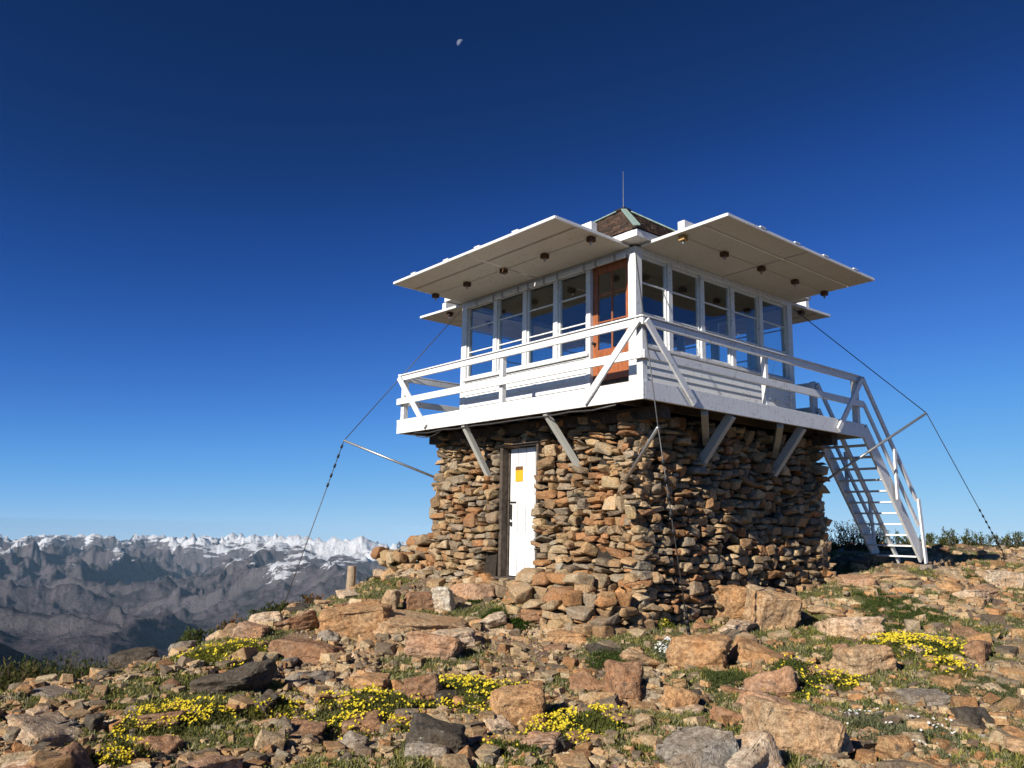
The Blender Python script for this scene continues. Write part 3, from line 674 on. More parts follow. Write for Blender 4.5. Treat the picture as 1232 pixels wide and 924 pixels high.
# hinge bar with dark straps on the X- face
hb = TB().box((-.075, .15, 2.37), (-.037, L - .1, 2.455)).build('hinge_bar', M_white, None, .008)
for i, s in enumerate(np.r_[.35, .75, 1.0, 1.62, 1.95, 2.35, 2.62, 3.05, 3.3, 3.8]): TB().box((-.083, s - .022, 2.365), (-.033, s + .022, 2.46)).build('hinge_strap', M_steel, hb, .003)
# storm shutters held out level
def shutter(k, s0, s1, zoff=0.):
    zi, zo, d0, d1 = 2.515, 2.545, .27, 1.59
    def zt(d): return zi + (zo - zi) * (d - d0) / (d1 - d0)
    pn = TB(); cuts = [s0, s0 + (s1 - s0) * .5, s1]; dd = [d0 - .22, (d0 + d1) / 2 + .22, d1]
    for i in range(2):
        for j in range(2):
            g = .014; P = []
            for z in (0, .03):
                for s, dq in ((cuts[i] + (g if i else 0), dd[j] + (g if j else 0)), (cuts[i + 1] - (g if i < 1 else 0), dd[j] + (g if j else 0)), (cuts[i + 1] - (g if i < 1 else 0), dd[j + 1]), (cuts[i] + (g if i else 0), dd[j + 1])):
                    P.append(face(k, s, -dq, zt(dq) + z))
            if k in (1, 2): P = [P[i_] for i_ in (1, 0, 3, 2, 5, 4, 7, 6)]
            pn.hexa(P)
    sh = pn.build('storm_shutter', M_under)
    def edge(a, b, w, h): TB().beam(a, b, w, h).build('shutter_edge', M_white, sh, .003)
    for sa in (s0 - .012, s1 + .012): edge(face(k, sa, -d0 + .2, zt(d0) + .017), face(k, sa, -d1, zt(d1) + .017), .024, .045)
    edge(face(k, s0 - .02, -d1 - .012, zt(d1) + .017), face(k, s1 + .02, -d1 - .012, zt(d1) + .017), .024, .042)
    fbox(TB(), k, s0 + .01, s1 - .01, -.74, -.86, zt(.8) + .036, zt(.8) + .185).build('shutter_batten', M_white, sh, .006)
    for s in np.linspace(s0 + .12, s1 - .02, 5):
        s = min(s, s1 - .06)
        b = TB(); fbox(b, k, s - .05, s + .05, -.70, -.80, zt(.75) - .075, zt(.75) - .003)
        bo = b.build('shutter_block', M_ochre if (k == 1 and s < s0 + .3) else M_bolt, sh, .004)
        fbox(TB(), k, s - .011, s + .011, -.738, -.762, zt(.75) - .125, zt(.75) - .076).build('bolt', M_steel, bo)
    bt = TB(); sm = (s0 + s1) / 2
    for j in (d0 + .45, (d0 + d1) / 2 + .25): fbox(bt, k, s0 + .03, s1 - .03, -j, -j - .012, zt(j) - .007, zt(j) - .002)
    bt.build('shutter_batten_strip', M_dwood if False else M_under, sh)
    for t in (.2, .42, .62, .85):
        sb = s0 + (s1 - s0) * t; TB().beam(face(k, sb, -d1 + .10, zt(d1) + .05), face(k, sb, -d1 - .03, zt(d1) + .05), .14, .02).build('shutter_cleat', M_white, sh, .003)
for k in range(4): shutter(k, .07, L - .05)
# roof
rf = []; rc = []; ff = []; nv = 0; E_, ZE, ZA = .30, 2.66, 4.33; hw = CX + E_
slope_h = ZA - ZE; rg = np.random.default_rng(5)
nrow = 20
for k in range(4):
    ang = k * math.pi / 2; ca, sa = math.cos(ang), math.sin(ang)
    for r_ in range(nrow):
        t0 = r_ / nrow; t1 = (r_ + 1.25) / nrow
        wd_ = hw * (1 - t0); x = -wd_
        while x < wd_:
            w_ = rg.uniform(.08, .17); xe = min(x + w_, wd_)
            y0 = -hw * (1 - t0); y1 = -hw * (1 - min(t1, 1)); lift = rg.uniform(.022, .032); j = rg.uniform(-.012, .012)
            def cl_(xx, yy): return max(-abs(yy) , min(abs(yy), xx))
            P = [(x, y0 - j - .01, ZE + slope_h * t0 + .0), (xe - .004, y0 - j - .01, ZE + slope_h * t0), (cl_(xe - .004, y1), y1, ZE + slope_h * min(t1, 1) - .012), (cl_(x, y1), y1, ZE + slope_h * min(t1, 1) - .012)]
            P = [(a, b, c) for a, b, c in P] + [(a, b, c + lift) for a, b, c in P[:2]] + [(a, b, c + .01) for a, b, c in P[2:]]
            P = [(CX + a * ca - b * sa, CX + a * sa + b * ca, c) for a, b, c in P]
            rf += P; ff += [(nv + a, nv + b, nv + c, nv + d_) for a, b, c, d_ in ((0, 3, 2, 1), (4, 5, 6, 7), (0, 1, 5, 4), (1, 2, 6, 5), (2, 3, 7, 6), (3, 0, 4, 7))]; nv += 8
            c0 = np.array([(.055, .034, .026), (.085, .048, .034), (.04, .03, .026), (.11, .065, .045)][rg.integers(4)]) * rg.uniform(.7, 1.2); rc += [c0] * 8; x = xe
roof = fix(link('roof', npmesh('roof', rf, ff, M_shin, False, rc), T))
rs = TB()
for i in range(4):
    pass
rs.hexa([(CX - hw + .05, CX - hw + .05, ZE - .02), (CX + hw - .05, CX - hw + .05, ZE - .02), (CX + hw - .05, CX + hw - .05, ZE - .02), (CX - hw + .05, CX + hw - .05, ZE - .02)] + [(CX + i * .05, CX + j * .05, ZA - .05) for i, j in ((-1, -1), (1, -1), (1, 1), (-1, 1))])
rs.build('roof_deck', M_dwood, roof)
ev = TB(); e = -E_ + .02
for p, q in (((e, e), (L - e, e + .03)), ((e, L - e - .03), (L - e, L - e)), ((e, e + .032), (e + .03, L - e - .032)), ((L - e - .03, e + .032), (L - e, L - e - .032))): ev.box((*p, ZE - .115), (*q, ZE - .005))
ev.box((e + .032, e + .032, ZE - .10), (L - e - .032, L - e - .032, ZE - .085))
ev.build('eave_board', M_white, roof, .004)
for i, j in ((-1, -1), (1, -1), (1, 1), (-1, 1)):
    n_h = 1.0; TB().beam((CX + i * (hw - .02), CX + j * (hw - .02), ZE + .045), (CX + i * .1, CX + j * .1, ZA - .02), .11, .03).build('hip_cap', M_copper, roof, .01)
TB().box((CX - .12, CX - .12, ZA - .03), (CX + .12, CX + .12, ZA + .035)).build('ridge_cap', M_black, roof, .02)
TB().tube([(CX, CX, ZA), (CX, CX, 5.15)], [.008, .004], 8).build('lightning_rod', M_wire, roof)
# sagging cable under the deck and corner wiring
cb = TB(); pts = [(-.8, L + .5 - i * .14, -.0 - .13 * math.sin(math.pi * i / 8)) for i in range(9)]
cb.tube(pts, .007, 6); cb.tube([(-.82, 4.6 - i * .45, -.02 - .035 * abs(math.sin(i * 1.7))) for i in range(12)], .012, 6); cb.build('slack_cable', M_wire, None, 0, True)

# ------------------------------------------------------------------ stairs
sx0, sx1 = a1 + .01, 7.16; sz0, sz1 = .22, -2.22; yN, yF = -.83, .04
SO = Vector((6.9, -.4, -2.25))
stt = empty('staircase', SO, 'steep white open tread staircase with handrails behind the right corner of the deck', 'stairs')
class SB(MB):
    def build(s, name, mat, parent=None, bevel=0, smooth=False):
        o = MB.build(s, name, mat, parent or stt, bevel, smooth)
        if parent is None: o.location = -SO
        return o
for y in (yN, yF): SB().beam((sx0, y, sz0 - .05), (sx1, y, sz1 + .12), .045, .26, (0, 0, 1)).build('stringer', M_white, None, .005)
SB().beam((sx0 + .02, (yN + yF) / 2, sz0 - .16), (sx1, (yN + yF) / 2, sz1 + .02), .04, .09).build('stringer', M_white, None, .005)
for i in range(12):
    t = (i + .6) / 12.3; x = sx0 + (sx1 - sx0) * t; z = sz0 + (sz1 - sz0) * t
    SB().box((x - .09, yN + .024, z - .015), (x + .10, yF - .024, z + .015)).build('tread', M_white, None, .004)
for y, sg in ((yN, -1), (yF, 1)):
    yy = y + (sg * .045 if sg < 0 else -.05)
    SB().beam((sx0 - .02, yy, 1.08), (6.98, yy, -1.02), .04, .09).build('handrail', M_white, None, .004)
    SB().beam((sx0 - .02, yy, .60), (7.0, yy, -1.50), .035, .08).build('handrail', M_white, None, .004)
    SB().beam((6.98, yy + sg * .04, -1.0), (7.12, yy + sg * .04, -2.2), .035, .09, (1, 0, 0)).build('stair_post', M_white, None, .004)
    SB().beam((6.12, yy + sg * .04, -.12), (6.12, yy + sg * .04, -1.05), .035, .09, (1, 0, 0)).build('stair_post', M_white, None, .004)
SB().beam((a1 + .03, yF + .05, .235), (a1 + .03, yF + .05, 1.14), .09, .09, (1, 0, 0)).build('stair_post', M_white, None, .004)
SB().box((sx1 - .13, yN - .22, sz1 - .30), (sx1 + .13, yN + .12, sz1 + .0)).build('foot_block', simple('grey_timber', (.17, .14, .115), .85, .3), None, .012)

# ------------------------------------------------------------------ guy wires
def guy(label, top, tip, anc, foot, hardware=(.15, .3)):
    tip = Vector(tip); top = Vector(top); foot = Vector(foot); anc = Vector(anc)
    e = empty('guy_wire', anc, label, 'guy wire'); 
    def B(mb, name, mat, sm=True):
        o = mb.build(name, mat, e, 0, sm); o.location = -anc; return o
    B(MB().tube([top, tip], .008, 6).tube([tip, anc], .008, 6), 'cable', M_wire)
    B(MB().tube([foot, tip], .022, 8), 'spreader_pole', M_steel)
    d = (anc - tip)
    for a, b in (hardware, (.82, .93)):
        n = 5
        for i in range(n):
            t = a + (b - a) * i / (n - 1); q = tip + d * t; m = MB().tube([q - d.normalized() * .035, q + d.normalized() * .035], .022, 8); B(m, 'cable_clamp', M_black)
    B(MB().tube([anc + Vector((0, 0, -.25)), anc + Vector((0, 0, .08))], .02, 8), 'anchor_rod', M_steel)
def gpt(x, y): return (x, y, float(gz(np.array(x), np.array(y))))
def _anchor():
    d = np.linspace(6, 12, 600); P = CAM + d[:, None] * (Fv + (833 - 616) / FL * Rv - (790 - 462) / FL * Uv); k = np.where(P[:, 2] < gz(P[:, 0], P[:, 1]))[0][0]; return tuple(P[k])
near_anchor = _anchor()
guy('guy wire with spreader pole slanting left from the lookout over the far mountains', (0 - .05, L + .05, 2.38), (-1.55, L + 1.58, -.13), gpt(-2.35, L + 2.5), (-.2, L + .25, -.85), (.03, .22))
guy('guy wire with spreader pole hanging in front of the near corner of the stone base', (-.06, -.06, 2.4), (-1.42, -1.56, -.49), near_anchor, (-.2, .18, -1.15), (.15, .45))
guy('guy wire with spreader pole slanting down to the right of the staircase', (L + .05, -.05, 2.38), (L + 1.62, -1.62, .455), gpt(*at(1209, 660, 19.5)[:2]), (L + .2, -.2, -.9), (.6, .78))
guy('thin guy wire behind the left edge of the stone base', (L + .05, L + .05, 2.38), (L + 1.6, L + 1.6, -.3), gpt(L + 2.4, L + 2.4), (L + .25, L + .25, -.9), (.2, .3))

# ------------------------------------------------------------------ dry stone extras
def pile(name, label, cat, boxes, seed, mn=(.2, .1)):
    """rubble stacked as rough courses: boxes (x0,x1,y0,y1,z1)"""
    rg = np.random.default_rng(seed); vs = []; fs = []; cs = []; nv = 0
    lib = [hull_rock(rg, i_ % 3 > 0, 2, .09, .04, 9, .3) for i_ in range(24)]
    for x0, x1, y0, y1, z0, z1 in boxes:
        z = z0
        while z < z1:
            h = rg.uniform(.09, .19); sh = .12 * (z - z0) 
            y = y0 + sh
            while y < y1 - sh:
                wy = rg.uniform(.2, .45); x = x0 + sh
                while x < x1 - sh * .5:
                    wx = rg.uniform(.2, .42)
                    Vq, Fq = lib[rg.integers(20)]
                    P = (Vq * np.array([wx / 2 * 1.08, wy / 2 * 1.1, h / 2 * 1.2])) @ rotm(rg, .14, .45).T + np.array([x + wx / 2 + rg.normal(0, .03), y + wy / 2 + rg.normal(0, .03), z + h / 2 + rg.normal(0, .015)])
                    vs.append(P); fs.append(Fq + nv); nv += len(P); cs.append(np.tile(WPAL[rg.integers(len(WPAL))] * rg.uniform(.8, 1.2), (len(P), 1))); x += wx
                y += wy
            z += h
    V = np.vstack(vs); o = np.array([V[:, 0].mean(), V[:, 1].mean(), V[:, 2].min()])
    tag(link(name, npmesh(name, V - o, np.vstack(fs), M_wall, True, np.vstack(cs)), None, o), label, cat)
pile('stone_pile', 'low stack of flat stones against the near corner below the lookout door side', 'stone pile', [(-1.25, -.45, -.5, 1.15, -3.2, -2.62), (-.95, -.45, .1, 1.35, -2.7, -2.40)], 12)
pile('stone_wall', 'short dry stone wall stub running left from the stone base', 'stone wall', [(-.9, -.05, 4.75, 5.75, -2.75, -2.2), (-.45, .15, 4.8, 5.35, -2.25, -1.95)], 13)
pile('stone_doorstep', 'shallow stone doorstep below the white door of the stone base', 'doorstep', [(-.70, -.35, 1.9, 3.5, -2.95, -2.66), (-.5, -.3, 2.0, 3.2, -2.7, -2.58)], 14)

# ------------------------------------------------------------------ boulders
COL = {k_: tuple(c_ * .95 for c_ in v_) for k_, v_ in dict(orange=(.56, .35, .185), tan=(.56, .40, .25), pale=(.68, .54, .40), grey=(.34, .31, .27), dark=(.11, .10, .085), white=(.74, .69, .60), brown=(.38, .23, .14), pink=(.55, .36, .24)).items()}
def gray_hit(px, py, d0=4.5, d1=40):
    d = np.linspace(d0, d1, 900); P = CAM + d[:, None] * (Fv + (px - 616) / FL * Rv - (py - 462) / FL * Uv)
    g = gz(P[:, 0], P[:, 1]); m = np.where(P[:, 2] < g)[0]
    return d[m[0]] if len(m) else None
fh = math.atan2(Fv[1], Fv[0])
def boulder(px, py, w, h, col, label, seed, depth=.8, tilt=.12, box=True, sub=5, name='boulder', cat='boulder', yaw=None, sink=.45):
    rg = np.random.default_rng(seed); d = gray_hit(px, py)
    if d is None: d = 10
    sc = d / FL; hw_, hh, hd = w * sc / 2, h * sc / 2, w * sc / 2 * depth
    q = at(px, py, d); fwd = np.array([math.cos(fh), math.sin(fh)])
    xy = q[:2] + fwd * hd * .7; g = min(float(gz(q[0], q[1])), float(gz(xy[0], xy[1])) + hh * .3)
    V, F_ = hull_rock(rg, seed % 3 > 0, 4, .09, .035, 10)
    top = max(.8 * hh, 2 * hh - .35 * hd); V = V * np.array([hd, hw_ * .95, hh * 1.0])
    y_ = fh + (rg.uniform(-.3, .3) if yaw is None else yaw)
    V = V @ rotm(rg, tilt, 0).T @ np.array(Matrix.Rotation(y_, 3, 'Z')).T
    o = link(name, npmesh(name, V + np.array([0, 0, top - hh]), F_, M_rock), None, (xy[0], xy[1], g))
    c = COL[col]; o.color = (*c, 1); tag(o, label, cat); return o
BL = [
 (880, 744, 62, 46, 'orange', 'big squarish orange brown boulder just right of the stone base', .8, .08),
 (936, 758, 66, 56, 'tan', 'big greyish tan boulder leaning beside the orange one right of the stone base', .8, .15),
 (893, 766, 78, 26, 'pale', 'pale cracked slab lying in front of the big boulders by the stone base', .7, .05),
 (848, 804, 82, 48, 'orange', 'orange boulder below the pale cracked slab', .8, .12),
 (960, 908, 112, 66, 'tan', 'large rounded lichen spotted boulder in the right foreground', .9, .10),
 (850, 946, 124, 78, 'grey', 'big grey black lichen covered boulder at the bottom edge', .9, .10),
 (622, 874, 70, 46, 'orange', 'rust brown leaning boulder between two yellow flower mats', .6, .35),
 (755, 840, 56, 50, 'brown', 'tall brown boulder casting a shadow in the centre foreground', .8, .12),
 (708, 838, 56, 34, 'brown', 'lower dark brown boulder left of the tall brown one', .8, .15),
 (1035, 768, 84, 32, 'pale', 'pale low wedge shaped slab right of the big boulders', .8, .15),
 (1046, 812, 72, 40, 'tan', 'tan boulder with an orange corner below the pale wedge slab', .8, .12),
 (1185, 798, 50, 34, 'brown', 'brown boulder at the right beyond the yellow flowers', .8, .12),
 (154, 804, 60, 32, 'dark', 'blackish boulder on the left brow of the hill', .8, .10),
 (216, 786, 36, 20, 'grey', 'light grey rounded stone right of the blackish boulder', .9, .1),
 (270, 838, 120, 54, 'dark', 'wide dark outcrop on the left slope', .7, .1),
 (362, 800, 86, 34, 'brown', 'brown grey ledge right of the wide dark outcrop', .7, .1),
 (418, 768, 96, 48, 'orange', 'long rust tan ledge left of the steps', .7, .12),
 (350, 765, 70, 36, 'brown', 'brown broken ledge near the left brow', .7, .12),
 (500, 762, 130, 34, 'tan', 'long low tan slab left of the doorstep', .8, .06),
 (520, 790, 70, 32, 'pink', 'pinkish block in front of the long tan slab', .8, .1),
 (470, 738, 34, 34, 'tan', 'upright tan block at the end of the stone wall stub', .7, .1),
 (504, 734, 42, 26, 'brown', 'brown block between the upright block and the white stone', .7, .08),
 (533, 736, 26, 32, 'white', 'small whitish pointed stone left of the doorstep', .7, .2),
 (110, 884, 30, 30, 'dark', 'small dark upright block in the left foreground', .7, .1),
 (520, 908, 82, 42, 'dark', 'black and grey lichened rock in the bottom centre', .8, .12),
 (1110, 790, 40, 16, 'pale', 'small pale stone under the big yellow flower mat', .8, .08),
 (1195, 880, 80, 34, 'dark', 'dark grey rock at the right edge of the foreground', .8, .1),
 (1085, 700, 66, 18, 'tan', 'flat tan block in front of the foot of the staircase', .8, .06),
 (1040, 705, 50, 18, 'pink', 'pinkish flat rock left of the staircase foot', .8, .06),
 (1150, 712, 60, 20, 'orange', 'orange flat rock right of the staircase foot', .8, .06),
 (1210, 705, 50, 26, 'pale', 'pale rounded rock at the right edge below the shrubs', .8, .06),
 (690, 772, 64, 18, 'orange', 'flat orange rock under the stacked stones', .8, .05),
 (760, 800, 40, 26, 'tan', 'small tan rock above the tall brown boulder', .8, .1),
 (545, 775, 60, 22, 'pale', 'pale flat rock below the doorstep', .8, .05),
 (300, 745, 44, 24, 'pink', 'pinkish rounded rock on the left brow', .8, .1),
 (440, 830, 60, 26, 'orange', 'orange low rock above the long yellow mat', .8, .1),
 (505, 845, 50, 34, 'brown', 'brown split rock between the long mat and the leaning boulder', .8, .1),
 (820, 855, 44, 30, 'orange', 'orange rock left of the large rounded boulder', .8, .15),
 (1000, 745, 50, 18, 'tan', 'tan flat rock behind the pale wedge slab', .8, .05),
 (1120, 850, 60, 20, 'grey', 'grey flat rock in the right foreground grass', .8, .05),
 (1085, 912, 40, 26, 'orange', 'small orange rock in the lower right foreground', .8, .1),
 (60, 900, 70, 26, 'grey', 'grey flat rock in the lower left foreground', .8, .08),
 (190, 880, 60, 26, 'brown', 'brown rock in the left foreground beside yellow flowers', .8, .1),
 (350, 880, 80, 26, 'brown', 'long brown rock below the left flowers', .7, .1),
 (420, 905, 50, 24, 'grey', 'grey rock near the bottom left of centre', .8, .1),
 (650, 905, 50, 22, 'pink', 'pinkish rock at the bottom centre', .8, .1),
 (720, 895, 60, 26, 'tan', 'tan rock left of the dark bottom boulder', .8, .1),
 (400, 712, 44, 26, 'grey', 'dark grey rocks lying around the wooden stump', .8, .1),
]
for i, (px, py, w, h, c, lb, dp, tl) in enumerate(BL): boulder(px, py, w, h, c, lb, 100 + i, dp, tl)
# wooden stump
d = 14.6; q = at(422, 703, d); g = float(gz(q[0], q[1])); 
sm = MB(); n = 14; rr_ = [(.16, 0), (.14, .1), (.135, .3), (.13, .46)]
sm.tube([(0, 0, -.2), (0, 0, .1), (.005, 0, .3), (.01, .005, max(.42, (at(422, 681, d)[2] - g)))], [.10, .088, .083, .08], n)
so_ = sm.build('tree_stump', M_stump, None, .008, False); so_.location = (q[0], q[1], g)
tag(so_, 'short weathered wooden post stub standing among rocks on the left brow', 'stump')

# medium rocks, individuals
rg = np.random.default_rng(21)
sector = lambda: (rg.uniform(-.62, .62), math.exp(rg.uniform(math.log(5.0), math.log(24))))
fhx, fhy = math.cos(fh), math.sin(fh)
def polar(phi, r): return CAM[0] + r * (math.cos(phi) * fhx + math.sin(phi) * fhy), CAM[1] + r * (math.cos(phi) * fhy - math.sin(phi) * fhx)
meds = []
for i in range(16):
    V, F_ = hull_rock(rg, i % 2 > 0, 3, .08, .03, 9); meds.append(npmesh('rock', V, F_, M_rock))
cnt = 0
while cnt < 285:
    phi, r = sector(); x, y = polar(phi, r)
    if outside(x, y) < .25: continue
    rk, vg = gmask(np.array(x), np.array(y))
    if rg.random() > .35 + .65 * float(rk): continue
    s = rg.lognormal(-1.92, .45) * (r / 10) ** .45; s = min(s * 1.0, .32)
    sc = (s * rg.uniform(.7, 1.2), s * rg.uniform(.7, 1.3), s * rg.uniform(.35, .65))
    o = bpy.data.objects.new('rock', meds[rg.integers(16)]); C.objects.link(o)
    o.location = (x, y, float(gz(x, y)) + sc[2] * .05); o.scale = sc; o.rotation_euler = (rg.normal(0, .2), rg.normal(0, .2), rg.uniform(0, 6.28))
    k = ['orange', 'tan', 'tan', 'pale', 'pale', 'grey', 'pink', 'brown', 'dark'][rg.integers(9)]
    c = np.array(COL[k]) * rg.uniform(.8, 1.15); o.color = (*c, 1)
    tag(o, 'loose angular rock, fist to football sized, lying on the stony hilltop', 'rock', 'loose rocks scattered over the hilltop'); cnt += 1
# small stones: uncountable
def scatter(n, r0, r1, phis=.66, seed=1, keep=None):
    rg_ = np.random.default_rng(seed); ph = rg_.uniform(-phis, phis, n); r = np.exp(rg_.uniform(math.log(r0), math.log(r1), n))
    x = CAM[0] + r * (np.cos(ph) * fhx + np.sin(ph) * fhy); y = CAM[1] + r * (np.cos(ph) * fhy - np.sin(ph) * fhx)
    m = outside(x, y) > .05; return x[m], y[m], r[m]
def stones():
    x, y, r = scatter(42000, 4.6, 26, seed=2); rg_ = np.random.default_rng(8); z = gz(x, y); rk, vg = gmask(x, y)
    keep = rg_.random(len(x)) > vg * .75; x, y, z, r = x[keep], y[keep], z[keep], r[keep]; n = len(x)
    VV, FF, CC = [], [], []; nb = 0; which = rg_.integers(28, size=n)
    sz = np.clip(rg_.lognormal(-3.65, .6, n), .010, .11) * (r / 9) ** .4; t = rg_.uniform(0, 6.28, n); hc = PAL[rg_.integers(8, size=n)] * rg_.uniform(.7, 1.25, (n, 1))
    for k in range(28):
        A0, F_ = hull_rock(rg_, k % 2 == 0, 0, .06 if k % 4 == 0 else 0, .0, 8); i = np.where(which == k)[0]; m_ = len(i)
        A = A0[None] * (sz[i, None] * rg_.uniform(.6, 1.3, (m_, 3)) * np.array([1, 1, .6]))[:, None, :]
        ti = rg_.normal(0, .25, m_)[:, None]; A = np.stack([A[..., 0], A[..., 1] - ti * A[..., 2], A[..., 2] + ti * A[..., 1]], -1)
        ct, st_ = np.cos(t[i])[:, None], np.sin(t[i])[:, None]
        P = np.stack([A[..., 0] * ct - A[..., 1] * st_ + x[i, None], A[..., 0] * st_ + A[..., 1] * ct + y[i, None], A[..., 2] + (z[i] + sz[i] * .15)[:, None]], -1)
        VV.append(P.reshape(-1, 3)); FF.append((F_[None] + (np.arange(m_) * len(A0))[:, None, None]).reshape(-1, 3) + nb); nb += m_ * len(A0); CC.append(np.repeat(hc[i], len(A0), 0))
    V, Fc, col = np.vstack(VV), np.vstack(FF), np.vstack(CC)
    tag(link('gravel', npmesh('gravel', V, Fc, M_peb, False, col)), 'loose gravel and small broken stones covering the hilltop', 'gravel', kind='stuff')
stones()

# ------------------------------------------------------------------ plants
def blades(cx, cy, cz, ln, per, rg_, spread, cols, wid=.16, up=.8):
    n = len(cx) * per; i = np.repeat(np.arange(len(cx)), per)
    a = rg_.uniform(0, 6.28, n); l_ = ln[i] * rg_.uniform(.5, 1.2, n); tl = rg_.uniform(.1, 1, n) * (1.4 - up)
    ox = cx[i] + rg_.normal(0, 1, n) * spread[i]; oy = cy[i] + rg_.normal(0, 1, n) * spread[i]; oz = cz[i] - .008
    dx, dy, dz = np.cos(a) * tl * l_, np.sin(a) * tl * l_, l_ * rg_.uniform(.5, 1, n)
    w = l_ * wid; b = a + rg_.uniform(-1.2, 1.2, n) + 1.57; wx, wy = np.cos(b) * w, np.sin(b) * w
    P = np.stack([np.stack([ox - wx, oy - wy, oz], -1), np.stack([ox + wx, oy + wy, oz], -1), np.stack([ox + dx + wx * .3, oy + dy + wy * .3, oz + dz], -1), np.stack([ox + dx - wx * .3, oy + dy - wy * .3, oz + dz * .96], -1)], 1).reshape(-1, 3)
    Fc = np.arange(n * 4).reshape(-1, 4); col = np.repeat(cols[i] * rg_.uniform(.7, 1.3, (n, 1)), 4, 0); return P, Fc, col
GC = np.array([(.10, .12, .035), (.17, .17, .045), (.26, .24, .065), (.27, .26, .14), (.07, .095, .03), (.33, .26, .11)])
def grass():
    x, y, r = scatter(90000, 4.6, 24, seed=5); rg_ = np.random.default_rng(9); rk, vg = gmask(x, y)
    k = rg_.random(len(x)) < np.clip(vg * 1.1 + .06, 0, 1); x, y, r = x[k], y[k], r[k]; z = gz(x, y)
    b = (fbm2(x * 1.1, y * 1.1, 2, 61) * 3 + 3).astype(int) + rg_.integers(-1, 2, len(x)); cols = GC[np.clip(b, 0, 5)]
    P, Fc, col = blades(x, y, z, .035 * (r / 8) ** .3 * rg_.uniform(.6, 1.5, len(x)), 9, rg_, .035 * (r / 8) ** .5, cols, .14, .6)
    tag(link('ground_plants', npmesh('ground_plants', P, Fc, M_leaf, False, col)), 'low alpine grass and mat plants growing between the stones', 'ground cover', kind='stuff')
grass()
def cushion(px, py, w, h, green, label, flowers=None, nf=0, seed=1, high=.10, name='flower_mat', cat='plant', fsz=.0115):
    rg_ = np.random.default_rng(seed); d = gray_hit(px, py)
    if d is None: return
    q = at(px, py, d); hw_ = w * d / FL / 2; hd = min(h * d / FL / 2 / .2, hw_ * 1.5)
    fx, fy = fhx, fhy; n = int(1500 * min(3.0, max(.5, hw_ * hd * 4)))
    e = empty(name, (q[0], q[1], float(gz(q[0], q[1]))), label, cat)
    def pts(n, pw=.5):
        t = rg_.uniform(0, 6.28, n); r_ = rg_.random(n) ** pw; lob = 1 + .28 * vn2(np.cos(t) * 2 + seed, np.sin(t) * 2 + 3.3, 1) * 2
        a = r_ * lob * hw_ * np.cos(t); b = r_ * lob * hd * np.sin(t)
        # right vector is (fy,-fx)
        x = q[0] + a * fy + b * fx; y = q[1] - a * fx + b * fy; m = outside(x, y) > .1
        return x[m], y[m], r_[m]
    x, y, r_ = pts(n); gap = fbm2(x * 4, y * 4, 2, seed) > -.28; x, y, r_ = x[gap], y[gap], r_[gap]
    dome = high * np.sqrt(np.clip(1 - r_ ** 2, 0, 1)) * (.65 + .5 * fbm2(x * 5, y * 5, 2, 3)); z = gz(x, y) + dome * rg_.uniform(.35, 1, len(x))
    gcol = np.array(green)[None] * rg_.uniform(.7, 1.35, (len(x), 1))
    P, Fc, col = blades(x, y, z, np.full(len(x), .030), 6, rg_, np.full(len(x), .03), gcol, .2, .5)
    o = link('leaves', npmesh('leaves', P, Fc, M_leaf, False, col), e); o.location = -e.location
    if flowers is not None:
        x, y, r_ = pts(int(nf * 1.6), .55); gap = fbm2(x * 4, y * 4, 3, seed + 4) + rg_.normal(0, .12, len(x)) > -.04; x, y, r_ = x[gap], y[gap], r_[gap]
        z = gz(x, y) + high * np.sqrt(np.clip(1 - r_ ** 2, 0, 1)) * .95 + .028; n = len(x); k = 6
        s = fsz * rg_.uniform(.7, 1.3, n) * (d / 8) ** .5; t = np.arange(k) * 2 * math.pi / k
        nx, ny = rg_.normal(-.25, .35, n), rg_.normal(-.2, .35, n)
        rx = np.cos(t)[None] * s[:, None]; ry = np.sin(t)[None] * s[:, None]
        rim = np.stack([x[:, None] + rx, y[:, None] + ry, z[:, None] - nx[:, None] * rx - ny[:, None] * ry + .004], -1); cen = np.stack([x, y, z - .004], -1)[:, None]
        V = np.concatenate([cen, rim], 1).reshape(-1, 3); base = (np.arange(n) * (k + 1))[:, None, None]
        tri = np.array([[0, 1 + i, 1 + (i + 1) % k] for i in range(k)])[None]; Fc = (base + tri).reshape(-1, 3)
        c = np.repeat(np.array(flowers)[None] * rg_.uniform(.75, 1.1, (n, 1)), k + 1, 0)
        o = link('blossoms', npmesh('blossoms', V, Fc, M_petal, False, c), e); o.location = -e.location
YF = (.76, .60, .05); WF = (.72, .72, .68)
